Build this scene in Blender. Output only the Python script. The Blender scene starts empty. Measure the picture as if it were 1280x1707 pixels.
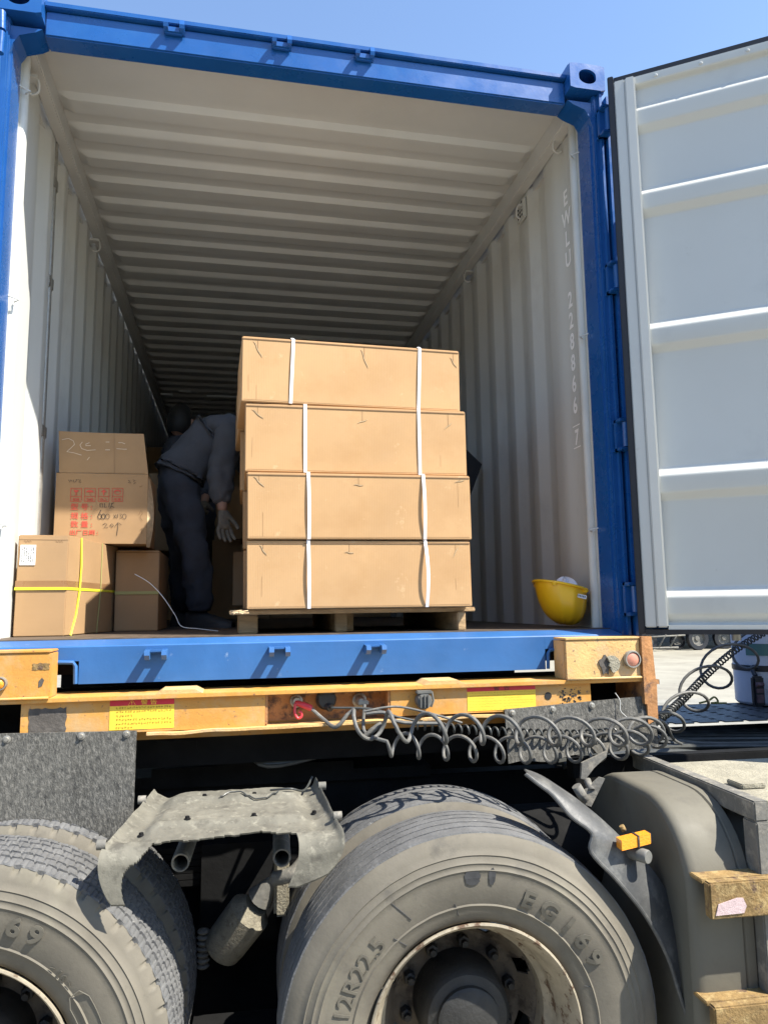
import bpy, math, random
from mathutils import Vector, Matrix, noise
random.seed(7)
R = math.radians
S = bpy.context.scene
COL = S.collection

# ------------------------------------------------------------------ camera
CAM = Vector((-0.3291, -2.6587, 1.7462))
YAW, PIT, ROL, FPX = 0.2023, 0.1285, -0.0132, 1220.77
fwd = Vector((math.sin(YAW)*math.cos(PIT), math.cos(YAW)*math.cos(PIT), math.sin(PIT)))
r0 = Vector((math.cos(YAW), -math.sin(YAW), 0)); u0 = r0.cross(fwd)
rgt = r0*math.cos(ROL) + u0*math.sin(ROL)
upv = -r0*math.sin(ROL) + u0*math.cos(ROL)
cd = bpy.data.cameras.new('camera'); cam = bpy.data.objects.new('camera', cd); COL.objects.link(cam)
cd.sensor_fit = 'VERTICAL'; cd.sensor_height = 36; cd.lens = 36*FPX/1707
cd.clip_start = .05; cd.clip_end = 2000
M = Matrix((rgt, upv, -fwd)).transposed().to_4x4(); M.translation = CAM
cam.matrix_world = M
S.camera = cam

# ------------------------------------------------------------------ sky and sun
SUN = Vector((1.5, -1.12, 2.46)).normalized()
ELEV = math.asin(SUN.z); AZ = math.atan2(SUN.x, SUN.y)
w = bpy.data.worlds.new('World'); S.world = w; w.use_nodes = True
nt = w.node_tree; nt.nodes.clear()
sky = nt.nodes.new('ShaderNodeTexSky'); sky.sky_type = 'NISHITA'; sky.sun_disc = False
sky.sun_elevation = ELEV; sky.sun_rotation = AZ; sky.air_density = 1.0; sky.dust_density = .3; sky.ozone_density = 2.2
bg = nt.nodes.new('ShaderNodeBackground'); bg.inputs[1].default_value = .13
out = nt.nodes.new('ShaderNodeOutputWorld')
nt.links.new(sky.outputs[0], bg.inputs[0]); nt.links.new(bg.outputs[0], out.inputs[0])
sl = bpy.data.lights.new('sun', 'SUN'); sl.energy = 5.0; sl.angle = R(.55); sl.color = (1, .94, .84)
so = bpy.data.objects.new('sun', sl); COL.objects.link(so)
so.rotation_euler = SUN.to_track_quat('Z', 'Y').to_euler(); so.location = (6, -5, 12)
S.view_settings.view_transform = 'Standard'; S.view_settings.look = 'None'
S.view_settings.exposure = 1.3; S.view_settings.gamma = 1
S.cycles.max_bounces = 10; S.cycles.diffuse_bounces = 5
S.cycles.use_denoising = True

# ------------------------------------------------------------------ picking points
def ray(x, y): return fwd + rgt*((x-640)/FPX) - upv*((y-853.5)/FPX)
def PY(x, y, v): d = ray(x, y); return CAM + d*((v-CAM.y)/d.y)
def PX(x, y, v): d = ray(x, y); return CAM + d*((v-CAM.x)/d.x)
def PZ(x, y, v): d = ray(x, y); return CAM + d*((v-CAM.z)/d.z)
# tractor frame: u along the tractor (to the cab), v away from the viewer, w up
T0 = Vector((.337, -.585, 0)); PSI = -.054
TU = Vector((math.cos(PSI), math.sin(PSI), 0)); TV = Vector((-math.sin(PSI), math.cos(PSI), 0))
def W(u, v, z): return T0 + TU*u + TV*v + Vector((0, 0, z))
def TP(x, y, v):
    d = ray(x, y); h = CAM + d*(((T0+TV*v-CAM).dot(TV))/d.dot(TV)) - T0
    return (h.dot(TU), h.dot(TV), h.z)
GZ = .03

# ------------------------------------------------------------------ materials
MATS = {}
def mat(name, base, rough=.6, metal=0., var=.2, scale=6., bump=0., bscale=60., dirt=None, dirt2=None, stretch=(1,1,1), wave=None, spec=.5, coat=0., trans=0., emit=None):
    m = bpy.data.materials.new(name); m.use_nodes = True; t = m.node_tree; N = t.nodes; L = t.links
    b = N['Principled BSDF']; b.inputs['Roughness'].default_value = rough; b.inputs['Metallic'].default_value = metal
    b.inputs['Specular IOR Level'].default_value = spec; b.inputs['Coat Weight'].default_value = coat
    b.inputs['Coat Roughness'].default_value = .15
    if trans: b.inputs['Transmission Weight'].default_value = trans
    tc = N.new('ShaderNodeTexCoord'); mp = N.new('ShaderNodeMapping'); mp.inputs['Scale'].default_value = stretch
    L.new(tc.outputs['Object'], mp.inputs[0])
    def nz(sc, det=5, ro=.6):
        n = N.new('ShaderNodeTexNoise'); n.inputs['Scale'].default_value = sc; n.inputs['Detail'].default_value = det
        n.inputs['Roughness'].default_value = ro; L.new(mp.outputs[0], n.inputs['Vector']); return n.outputs[0]
    def mix(fac, a, c):
        x = N.new('ShaderNodeMix'); x.data_type = 'RGBA'; L.new(fac, x.inputs[0])
        if isinstance(a, tuple): x.inputs[6].default_value = a
        else: L.new(a, x.inputs[6])
        x.inputs[7].default_value = c; return x.outputs[2]
    def rmp(src, lo, hi):
        r = N.new('ShaderNodeMapRange'); r.inputs[1].default_value = lo; r.inputs[2].default_value = hi; L.new(src, r.inputs[0]); return r.outputs[0]
    A = tuple(min(1, c*(1+var*.6)) for c in base)+(1,); B = tuple(c*(1-var) for c in base)+(1,)
    col = mix(rmp(nz(scale), .3, .7), A, B)
    for d in (dirt, dirt2):
        if d:
            c, lo, hi, sc = d; col = mix(rmp(nz(sc, 7, .7), lo, hi), col, tuple(c)+(1,))
    L.new(col, b.inputs['Base Color'])
    rr = rmp(nz(scale*2.3), .2, .8); rr.node.inputs[3].default_value = max(.05, rough-.1); rr.node.inputs[4].default_value = min(1, rough+.12); L.new(rr, b.inputs['Roughness'])
    if bump or wave:
        bp = N.new('ShaderNodeBump'); bp.inputs['Distance'].default_value = .01
        if wave:
            wv = N.new('ShaderNodeTexWave'); wv.bands_direction = wave[0]; wv.inputs['Scale'].default_value = wave[1]
            wv.inputs['Distortion'].default_value = .6; L.new(mp.outputs[0], wv.inputs[0]); bp.inputs['Strength'].default_value = wave[2]
            if bump:
                ad = N.new('ShaderNodeMath'); ad.operation = 'ADD'; L.new(wv.outputs[1], ad.inputs[0]); L.new(nz(bscale), ad.inputs[1]); L.new(ad.outputs[0], bp.inputs['Height'])
            else: L.new(wv.outputs[1], bp.inputs['Height'])
        else:
            bp.inputs['Strength'].default_value = bump; L.new(nz(bscale, 6), bp.inputs['Height'])
        L.new(bp.outputs[0], b.inputs['Normal'])
    MATS[name] = m; return m
BLUE = mat('blue_paint', (.009, .082, .29), .27, var=.12, scale=3, bump=.04, bscale=40, coat=.3, dirt=((.018,.105,.32), .5, .8, 5), dirt2=((.11,.07,.05), .70, .73, 38))
BLUES = mat('blue_sill_paint', (.028, .115, .31), .42, var=.15, scale=4, bump=.08, bscale=30, dirt=((.17,.26,.42), .64, .72, 16), dirt2=((.05,.05,.05), .66, .72, 40))
WHITE = mat('inner_white_paint', (.55, .56, .53), .45, var=.06, scale=2, bump=.05, bscale=8, stretch=(1,1,.4), dirt=((.42,.41,.38), .55, .8, 3))
DOORW = mat('door_white_paint', (.515, .52, .485), .38, var=.05, scale=1.5, bump=.05, bscale=5, coat=.2, dirt=((.40,.405,.385), .56, .85, 2.2), dirt2=((.36,.34,.30), .68, .76, 13))
ROOFW = mat('roof_white_paint', (.57, .57, .545), .5, var=.06, scale=3, bump=.06, bscale=14)
MARK = mat('marking_paint', (.95, .95, .93), .5, var=.1, scale=30)
WOOD = mat('plywood_floor', (.085, .062, .045), .6, var=.3, scale=5, stretch=(6,1,1))
GASK = mat('black_rubber', (.008, .0085, .012), .5, var=.3, scale=9)
ORNG = mat('orange_paint', (.55, .265, .05), .62, var=.2, scale=5, bump=.15, bscale=60, dirt=((.20,.10,.05), .60, .66, 55), dirt2=((.46,.30,.14), .48, .72, 7))
ORNB = mat('rusty_orange', (.40, .19, .07), .75, var=.35, scale=12, bump=.3, bscale=70, dirt=((.10,.06,.045), .52, .62, 14))
ORNP = mat('pale_worn_orange', (.58, .36, .14), .7, var=.2, scale=9, bump=.25, bscale=90, dirt=((.13,.09,.06), .60, .66, 60), dirt2=((.44,.34,.22), .48, .7, 8))
RUST = mat('rusty_step', (.22, .14, .05), .85, var=.35, scale=14, bump=.5, bscale=90, dirt=((.32,.23,.10), .50, .66, 34), dirt2=((.085,.05,.035), .55, .66, 20))
PUTTY = mat('pinkish_tape', (.52, .40, .40), .6, var=.2, scale=60, bump=.3, bscale=300)
CHARC = mat('charcoal_worn', (.085, .075, .065), .8, var=.4, scale=40, bump=.3, bscale=90, dirt=((.55,.38,.2), .66, .70, 26))
YEL = mat('label_yellow', (.82, .56, .05), .5, var=.08, scale=12, dirt=((.45,.3,.08), .64, .72, 40))
RED = mat('label_red', (.55, .02, .04), .5, var=.1)
INK = mat('dark_ink', (.04, .035, .03), .6, var=.1)
INKY = mat('label_ink', (.28, .17, .02), .6, var=.1)
REDI = mat('red_print', (.55, .08, .05), .7, var=.1, scale=60)
CHALK = mat('chalk', (.72, .62, .47), .9, var=.2, scale=90)
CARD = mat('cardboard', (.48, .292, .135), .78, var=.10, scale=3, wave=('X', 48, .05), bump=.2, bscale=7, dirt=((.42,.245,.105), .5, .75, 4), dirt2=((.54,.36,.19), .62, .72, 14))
CARDS = mat('cardboard_score', (.41, .245, .11), .8, var=.1)
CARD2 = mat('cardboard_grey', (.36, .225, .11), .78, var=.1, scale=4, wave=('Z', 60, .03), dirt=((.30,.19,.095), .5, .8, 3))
CARDE = mat('cardboard_seam', (.20, .12, .06), .85, var=.2, scale=30)
CARDL = mat('cardboard_torn', (.62, .46, .27), .85, var=.2, scale=60)
TAPE = mat('brown_tape', (.27, .15, .07), .3, var=.1, scale=9)
STRAP = mat('white_strap', (.78, .76, .76), .4, var=.06)
YSTS = mat('shaded_yellow_strap', (.34, .33, .12), .5, var=.1)  # duller copy of the yellow strap; the shade is in the colour
YSTR = mat('yellow_strap', (.80, .76, .04), .4, var=.08)
PAPER = mat('paper_label', (.78, .80, .80), .6, var=.04)
PALW = mat('pallet_wood', (.40, .27, .14), .8, var=.3, scale=14, bump=.3, bscale=60, stretch=(1,1,4))
RUBF = mat('dusty_rubber_sheet', (.085, .083, .074), .85, var=.35, scale=7, stretch=(1,1,.5), bump=.5, bscale=170, dirt=((.14,.135,.12), .48, .58, 110), dirt2=((.04,.04,.037), .52, .66, 60))
TYRE = mat('dusty_tyre', (.13, .117, .091), .82, var=.25, scale=5, bump=.08, bscale=90, dirt=((.08,.073,.06), .58, .72, 7), dirt2=((.16,.148,.11), .55, .8, 4))
TREAD = mat('tread_rubber', (.105, .106, .106), .8, var=.25, scale=14, bump=.35, bscale=110, dirt=((.2,.2,.19), .6, .7, 40))
TYRED = mat('sidewall_lettering', (.098, .09, .07), .75, var=.15, scale=20)
RIM = mat('rusty_rim', (.30, .26, .19), .6, metal=.15, var=.3, scale=14, bump=.2, bscale=60, dirt=((.10,.06,.035), .55, .62, 22))
HUB = mat('shaded_hub', (.02, .02, .019), .6, var=.4, scale=14, bump=.3, bscale=60)  # dark hub metal, made darker to hold the shade inside the rim
STEEL = mat('dark_chassis_steel', (.009, .0092, .0095), .85, spec=.15, var=.4, scale=6, bump=.2, bscale=40)
STEELG = mat('grey_dusty_steel', (.13, .125, .11), .75, var=.3, scale=9, bump=.25, bscale=60, dirt=((.25,.23,.19), .5, .65, 18))
DUST = mat('thick_dust', (.21, .19, .14), .95, var=.25, scale=20, bump=.6, bscale=120, dirt=((.12,.105,.08), .52, .66, 50))
FENP = mat('dusty_plastic_fender', (.135, .128, .102), .85, var=.35, scale=7, bump=.25, bscale=50, dirt=((.075,.07,.056), .52, .66, 18), dirt2=((.20,.19,.15), .54, .68, 34))
FENB = mat('black_plastic_fender', (.06, .062, .062), .5, var=.3, scale=8, bump=.15, bscale=60, dirt=((.13,.13,.12), .5, .7, 12))
TANKP = mat('dusty_plastic_cover', (.115, .107, .082), .7, var=.12, scale=4, bump=.08, bscale=40, dirt=((.09,.083,.066), .55, .75, 7))
TANKM = mat('brushed_tank', (.34, .34, .30), .38, metal=.7, var=.25, scale=6, stretch=(2,2,.3), dirt=((.14,.12,.09), .55, .7, 9))
AMBER = mat('amber_lens', (.85, .30, .02), .25, var=.08, scale=30, bump=.3, bscale=200, coat=.5)
LENSR = mat('faded_red_lens', (.52, .22, .15), .4, var=.15, scale=30)
GREYL = mat('bare_metal', (.33, .32, .29), .45, metal=.6, var=.2, scale=30)
HOSE = mat('grey_hose', (.10, .10, .094), .6, var=.2, scale=30, dirt=((.19,.18,.155), .5, .7, 25))
HOSEB = mat('black_hose', (.05, .053, .05), .4, var=.2, scale=20)
REDP = mat('red_handle', (.60, .045, .06), .4, var=.1)
BLKP = mat('black_plastic', (.03, .031, .033), .4, var=.3, scale=20, dirt=((.10,.10,.09), .6, .7, 30))
DUSTP = mat('dusty_black_plastic', (.12, .12, .11), .6, var=.35, scale=30)
HELM = mat('yellow_helmet', (.78, .47, .01), .35, var=.1, scale=6, coat=.3, dirt=((.5,.3,.02), .62, .75, 9))
CLOTH = mat('dark_workwear', (.085, .087, .095), .9, var=.15, scale=9, bump=.3, bscale=25)
CLOTH2 = mat('dark_blue_workwear', (.05, .053, .064), .9, var=.15, scale=9, bump=.3, bscale=25)
GLOVE = mat('work_glove', (.16, .14, .11), .9, var=.2, scale=50, bump=.4, bscale=200)
SKIN = mat('skin', (.34, .19, .13), .55, var=.06)
HAIR = mat('hair', (.012, .011, .01), .6, var=.2)
SHOE = mat('shoe', (.03, .028, .026), .6, var=.2)
CYL = mat('white_cylinder', (.66, .69, .72), .4, var=.08, scale=6, dirt=((.3,.3,.3), .62, .75, 14))
GREENL = mat('green_label', (.10, .22, .19), .5, var=.1)
PURP = mat('worn_buckle', (.17, .11, .12), .5, metal=.3, var=.3, scale=40)
DISC = mat('shaded_wheel_disc', (.11, .09, .065), .7, var=.4, scale=14, bump=.25, bscale=60, dirt=((.04,.03,.022), .5, .6, 16))  # rim tone darkened; shade of the deep rim is in the colour
BOUNCE = mat('bounce_ground', (.24, .23, .195), .9, var=.25, scale=3, bump=.3, bscale=90)
GND = mat('concrete_ground', (.27, .255, .205), .9, var=.15, scale=.8, bump=.2, bscale=8, dirt=((.19,.175,.14), .48, .7, .5), dirt2=((.16,.15,.12), .62, .68, 3))
SHED = mat('shed_panel', (.06, .065, .07), .7, var=.2, scale=.5)
CABP = mat('cab_paint', (.30, .33, .36), .35, var=.06, coat=.4)
DECK = mat('deck_plate', (.09, .095, .10), .5, metal=.5, var=.25, scale=20, bump=.4, bscale=90)
LDIRT = mat('dirt_covered_plate', (.27, .25, .19), .95, var=.2, scale=12, bump=.8, bscale=70)
WIRE = mat('white_wire', (.6, .6, .57), .4, var=.05)
BDARK = mat('black_board', (.012, .012, .013), .6, var=.1)

# ------------------------------------------------------------------ mesh helpers
class MB:
    def __init__(s): s.v = []; s.f = []; s.sm = []
    def add(s, vs, fs, sm=False):
        o = len(s.v); s.v += [Vector(p) for p in vs]; s.f += [tuple(i+o for i in f) for f in fs]; s.sm += [sm]*len(fs); return s
    def box(s, a, b, fn=None, bev=0.):
        x0,y0,z0 = a; x1,y1,z1 = b
        if bev <= 0:
            vs = [(x,y,z) for x in (x0,x1) for y in (y0,y1) for z in (z0,z1)]
            fs = [(0,1,3,2),(4,6,7,5),(0,4,5,1),(2,3,7,6),(0,2,6,4),(1,5,7,3)]
        else:
            import bmesh
            bm = bmesh.new(); bmesh.ops.create_cube(bm, size=1)
            for v in bm.verts: v.co = Vector((x0+(v.co.x+.5)*(x1-x0), y0+(v.co.y+.5)*(y1-y0), z0+(v.co.z+.5)*(z1-z0)))
            bmesh.ops.bevel(bm, geom=list(bm.edges)+list(bm.verts), offset=bev, segments=2, affect='EDGES')
            bm.verts.index_update(); vs = [tuple(v.co) for v in bm.verts]; fs = [tuple(v.index for v in f.verts) for f in bm.faces]; bm.free()
        if fn: vs = [fn(*p) for p in vs]
        return s.add(vs, fs)
    def prism(s, poly, d, sm=False):
        """poly: list of 3D points, extruded by vector d"""
        n = len(poly); P = [Vector(p) for p in poly]; d = Vector(d)
        vs = P+[p+d for p in P]
        fs = [tuple(range(n))[::-1], tuple(range(n, 2*n))]+[(i, (i+1)%n, n+(i+1)%n, n+i) for i in range(n)]
        return s.add(vs, fs, sm)
    def tube(s, pts, r, n=10, caps=True, closed=False):
        P = [Vector(p) for p in pts]; m = len(P); rr = r if isinstance(r, (list, tuple)) else [r]*m
        t0 = (P[1]-P[0]).normalized(); a = Vector((0,0,1)) if abs(t0.z) < .9 else Vector((1,0,0)); nx = t0.cross(a).normalized()
        vs = []
        for i in range(m):
            t = (P[min(i+1, m-1)]-P[max(i-1, 0)]).normalized()
            nx = (nx-t*nx.dot(t)).normalized(); ny = t.cross(nx)
            for k in range(n):
                an = 2*math.pi*k/n; vs.append(P[i]+nx*(rr[i]*math.cos(an))+ny*(rr[i]*math.sin(an)))
        fs = [(i*n+k, i*n+(k+1)%n, (i+1)*n+(k+1)%n, (i+1)*n+k) for i in range(m-1) for k in range(n)]
        s.add(vs, fs, True)
        if caps: s.add(vs[:n], [tuple(range(n))[::-1]]); s.add(vs[-n:], [tuple(range(n))])
        return s
    def grid(s, fn, nu, nv, thick=None, sm=True, skip=None):
        """fn(i,j)->point; sheet of nu x nv cells, optional thickness vector"""
        P = [[Vector(fn(i, j)) for j in range(nv+1)] for i in range(nu+1)]
        idx = lambda i, j: i*(nv+1)+j
        vs = [p for row in P for p in row]
        cells = [(i, j) for i in range(nu) for j in range(nv) if not (skip and skip(i, j))]
        fs = [(idx(i,j), idx(i+1,j), idx(i+1,j+1), idx(i,j+1)) for i, j in cells]
        s.add(vs, fs, sm)
        if thick is not None:
            d = Vector(thick); s.add([p+d for p in vs], [f[::-1] for f in fs], sm)
            cs = set(cells); e = []
            N = len(vs)
            for i, j in cells:
                for (di, dj, a, b) in ((-1,0,(i,j),(i,j+1)), (1,0,(i+1,j+1),(i+1,j)), (0,-1,(i+1,j),(i,j)), (0,1,(i,j+1),(i+1,j+1))):
                    if (i+di, j+dj) not in cs: e.append((idx(*a), idx(*b), idx(*b)+N, idx(*a)+N))
            s.add(vs+[p+d for p in vs], e)
        return s
    def lathe(s, prof, c, ax, n=64, fn=None, ccw=1):
        """prof: (r, h) list; about axis ax through c"""
        ax = Vector(ax).normalized(); a = Vector((0,0,1)) if abs(ax.z) < .9 else Vector((1,0,0)); e1 = (a-ax*a.dot(ax)).normalized(); e2 = ax.cross(e1); c = Vector(c)
        vs = []
        for k in range(n):
            an = 2*math.pi*k/n
            for i, (r_, h) in enumerate(prof):
                if fn: r_, h = fn(an, i, r_, h)
                vs.append(c+e1*(r_*math.cos(an))+e2*(r_*math.sin(an))+ax*h)
        m = len(prof)
        fs = [(k*m+i, k*m+i+1, ((k+1)%n)*m+i+1, ((k+1)%n)*m+i) for k in range(n) for i in range(m-1)]
        return s.add(vs, fs, True)
    def build(s, name, m, parent=None, flat=False, angle=35):
        me = bpy.data.meshes.new(name); base = parent.matrix_basis.translation.copy() if parent else Vector()
        if parent:
            q = parent.parent
            while q: base += q.matrix_basis.translation; q = q.parent
        me.from_pydata([v-base for v in s.v], [], s.f); me.materials.append(m)
        me.polygons.foreach_set('use_smooth', [bool(x) and not flat for x in s.sm]); me.validate()
        import bmesh
        bm = bmesh.new(); bm.from_mesh(me); bmesh.ops.remove_doubles(bm, verts=bm.verts, dist=1e-5)
        bmesh.ops.recalc_face_normals(bm, faces=bm.faces)
        for e in bm.edges:
            if len(e.link_faces) == 2 and e.calc_face_angle(0) > R(angle): e.smooth = False
        bm.to_mesh(me); bm.free()
        o = bpy.data.objects.new(name, me); COL.objects.link(o)
        if parent: o.parent = parent
        return o
def tag(o, label=None, cat=None, group=None, kind=None):
    if label: o['label'] = label
    if cat: o['category'] = cat
    if group: o['group'] = group
    if kind: o['kind'] = kind
    return o
def thing(name, label, cat, loc=(0,0,0), group=None):
    o = bpy.data.objects.new(name, None); COL.objects.link(o); o.location = loc; o.empty_display_size = .1
    return tag(o, label, cat, group)
def copy_tree(o, off):
    def rec(x, par):
        c = x.copy(); COL.objects.link(c); c.parent = par
        for ch in x.children: rec(ch, c)
        return c
    kids = list(o.children)
    c = o.copy(); COL.objects.link(c); c.location = o.location+Vector(off)
    for ch in kids: rec(ch, c)
    return c
def copy_part(o, off):
    c = o.copy(); COL.objects.link(c); c.parent = o.parent; c.location = o.location+Vector(off)
    for ch in list(o.children):
        d = ch.copy(); COL.objects.link(d); d.parent = c
    return c
def text2d(s, size=1., align='LEFT', offset=0., fine=False):
    cu = bpy.data.curves.new('t', 'FONT'); cu.body = s; cu.size = size; cu.align_x = align; cu.resolution_u = 3; cu.offset = offset
    ob = bpy.data.objects.new('t', cu); COL.objects.link(ob)
    dg = bpy.context.evaluated_depsgraph_get(); dg.update()
    me = bpy.data.meshes.new_from_object(ob.evaluated_get(dg))
    if fine:
        import bmesh
        bm = bmesh.new(); bm.from_mesh(me); bmesh.ops.remove_doubles(bm, verts=bm.verts, dist=1e-6); bmesh.ops.triangulate(bm, faces=bm.faces)
        for _ in range(3):
            el = [e for e in bm.edges if e.calc_length() > size*.12]
            if el: bmesh.ops.subdivide_edges(bm, edges=el, cuts=1); bmesh.ops.triangulate(bm, faces=bm.faces)
        bm.to_mesh(me); bm.free()
    vs = [v.co.copy() for v in me.vertices]; fs = [tuple(p.vertices) for p in me.polygons]
    bpy.data.objects.remove(ob); bpy.data.meshes.remove(me); return vs, fs
def put_text(mb, s, fn, size, align='LEFT', offset=0., squash=1., thick=None):
    vs, fs = text2d(s, size, align, offset, bool(thick))
    if not vs: return
    P = [fn(v.x*squash, v.y) for v in vs]; mb.add(P, fs)
    if thick:
        Q = [fn(v.x*squash, v.y, thick) for v in vs]; n = len(P)
        from collections import Counter
        ed = Counter(); dr = {}
        for f in fs:
            for a, b in zip(f, f[1:]+f[:1]): k = (min(a,b), max(a,b)); ed[k] += 1; dr[k] = (a, b)
        mb.add(P+Q, [(dr[k][0], dr[k][1], dr[k][1]+n, dr[k][0]+n) for k in ed if ed[k] == 1]); mb.add(Q, fs)
def stroke(mb, pts, fn, w_):
    """flat pen stroke in 2D mapped through fn"""
    P = [Vector(p) for p in pts]; L_, R_ = [], []
    for i, p in enumerate(P):
        t = (P[min(i+1, len(P)-1)]-P[max(i-1, 0)]).normalized(); n = Vector((-t.y, t.x))*w_/2
        L_.append(p+n); R_.append(p-n)
    vs = [fn(*q) for q in L_+R_]; n = len(P)
    mb.add(vs, [(i, i+1, n+i+1, n+i) for i in range(n-1)])
def arc(cx, cy, r, a0, a1, n=10, ry=None): ry = ry or r; return [(cx+r*math.cos(R(a0+(a1-a0)*i/n)), cy+ry*math.sin(R(a0+(a1-a0)*i/n))) for i in range(n+1)]
def smooth_path(pts, n=10):
    P = [Vector(p) for p in pts]; out = []
    for i in range(len(P)-1):
        a = P[max(i-1,0)]; b = P[i]; c = P[i+1]; d = P[min(i+2, len(P)-1)]
        for k in range(n):
            t = k/n; out.append(.5*((2*b)+(c-a)*t+(2*a-5*b+4*c-d)*t*t+(3*b-a-3*c+d)*t**3))
    return out+[P[-1]]

# ================================================================== SETTING
g = MB(); g.grid(lambda i, j: (-120+i*12, -60+j*12, GZ), 20, 26, thick=(0,0,-.2), sm=False)
tag(g.build('ground', GND), kind='structure')

g = MB(); g.grid(lambda i, j: (-30+i*2, -12.5+j*2, GZ+.004), 19, 11, sm=False)
tag(g.build('bounce_patch', BOUNCE), kind='structure')  # added ground patch; its tone sets the light bounced into the container
wh = thing('warehouse', 'long dark warehouse on the near side of the yard', 'warehouse', (0, -20, GZ))  # added behind the camera, unseen, to cut sky light into the container
g = MB(); g.box((-34, -30, GZ), (12, -20, 7.5)); g.build('blocker_wall', SHED, wh)
g = MB(); g.box((-34.5, -30.5, 7.501), (12.5, -19.2, 7.8)); g.build('roof', STEELG, wh)

# ================================================================== CONTAINER
C0 = 1.48; FL = C0+.168; ZT = C0+2.586; HZ = C0+2.4255
con = thing('shipping_container', 'open blue shipping container with white corrugated interior on the orange trailer', 'shipping container', (0, 0, C0))
LEN = 12.19
def rounded_wave(flat1, slope, flat2, depth, y0, y1, rr=.007):
    """polyline (y, d) of a trapezoid corrugation with softened corners"""
    pts = []; y = y0; st = 0
    while y < y1:
        pts.append((y, 0)); y += flat1; pts.append((y, 0)); y += slope; pts.append((y, depth)); y += flat2; pts.append((y, depth)); y += slope
    res = [pts[0]]
    for a, b, c in zip(pts, pts[1:], pts[2:]):
        A, B, Cc = Vector(a), Vector(b), Vector(c); p = B+(A-B).normalized()*rr; q = B+(Cc-B).normalized()*rr
        for t in (0, .5, 1): x = p*(1-t)**2+B*2*t*(1-t)+q*t*t; res.append((x.x, x.y))
    res.append(pts[-1]); return res
def side_wall(sx):
    mb = MB(); pr = [(.12, .0), (.36, .0)]+[(y, d) for y, d in rounded_wave(.07, .068, .072, .036, .40, LEN-.2)]
    if sx > 0: pr = [(.12, .0), (.235, .0), (.25, .007), (.395, .007), (.41, .0)]+[(y, d) for y, d in rounded_wave(.07, .068, .072, .036, .48, LEN-.2)]
    zs = [FL-.02, HZ+.03]
    mb.grid(lambda i, j: (sx*(1.17+pr[i][1]), pr[i][0], zs[j]), len(pr)-1, 1, thick=(sx*.004, 0, 0))
    return mb
lw = side_wall(-1).build('left_side_wall', WHITE, con)
rw = side_wall(1).build('right_side_wall', WHITE, con)
# outer skin
ob = MB(); ob.box((-1.2149, .18, C0+.16), (-1.2110, LEN-.02, ZT-.06)); ob.box((1.2110, .18, C0+.16), (1.2149, LEN-.02, ZT-.06)); ob.box((-1.17, LEN-.06, C0+.16), (1.17, LEN-.02, ZT-.06))
ob.build('outer_skin', BLUE, con)
ew = MB(); pr = rounded_wave(.11, .05, .11, .045, -1.16, 1.0)
ew.grid(lambda i, j: (pr[i][0], LEN-.12+pr[i][1], [FL, HZ+.08][j]), len(pr)-1, 1, thick=(0, .003, 0)); ew.build('front_end_wall', WHITE, con)
# roof
def roofz(x, y):
    k = (y-.45)/.2111; b = 0.
    if k > 0:
        t = k % 1.
        # falling slope (faces the door) then flat, rising slope
        if t < .30: b = 0
        elif t < .39: b = (t-.30)/.09
        elif t < .80: b = 1
        elif t < .92: b = 1-(t-.80)/.12
        b = .5*b+.5*b*b*(3-2*b)
        e = min(1, max(0, (1.13-abs(x))/.07)); b *= e*e*(3-2*e)
    return ZT-.050-.028*b
xs = [-1.16, -1.13, -1.115, -1.1, -1.085, -1.07, -1.05, -.6, 0, .6, 1.05, 1.07, 1.085, 1.1, 1.115, 1.13, 1.16]
NYR = 57*24
rf = MB(); rf.grid(lambda i, j: (xs[i], .14+j*(LEN-.3)/NYR, roofz(xs[i], .14+j*(LEN-.3)/NYR)), len(xs)-1, NYR, thick=(0,0,.02)); rf.build('roof_panel', ROOFW, con)
tr = MB()
for sx in (-1, 1):
    tr.box((sx*1.145-.027, .15, HZ+.02), (sx*1.145+.027, LEN-.1, ZT-.045), bev=.006)
    tr.box((sx*1.2-.012, .15, HZ+.0), (sx*1.2+.012, LEN-.1, ZT-.02))
tr.build('top_rail', ROOFW, con)
br = MB()
for sx in (-1, 1): br.box((sx*1.195-.02, .15, C0+.02), (sx*1.195+.02, LEN-.1, FL-.004))
br.build('bottom_rail', BLUE, con)
fl = MB(); fl.box((-1.17, .10, FL-.03), (1.17, LEN-.1, FL))
for k in range(36): fl.box((-1.16, .3+k*.33, C0+.03), (1.16, .34+k*.33, FL-.032))
fl.build('floor_panel', WOOD, con)
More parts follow.
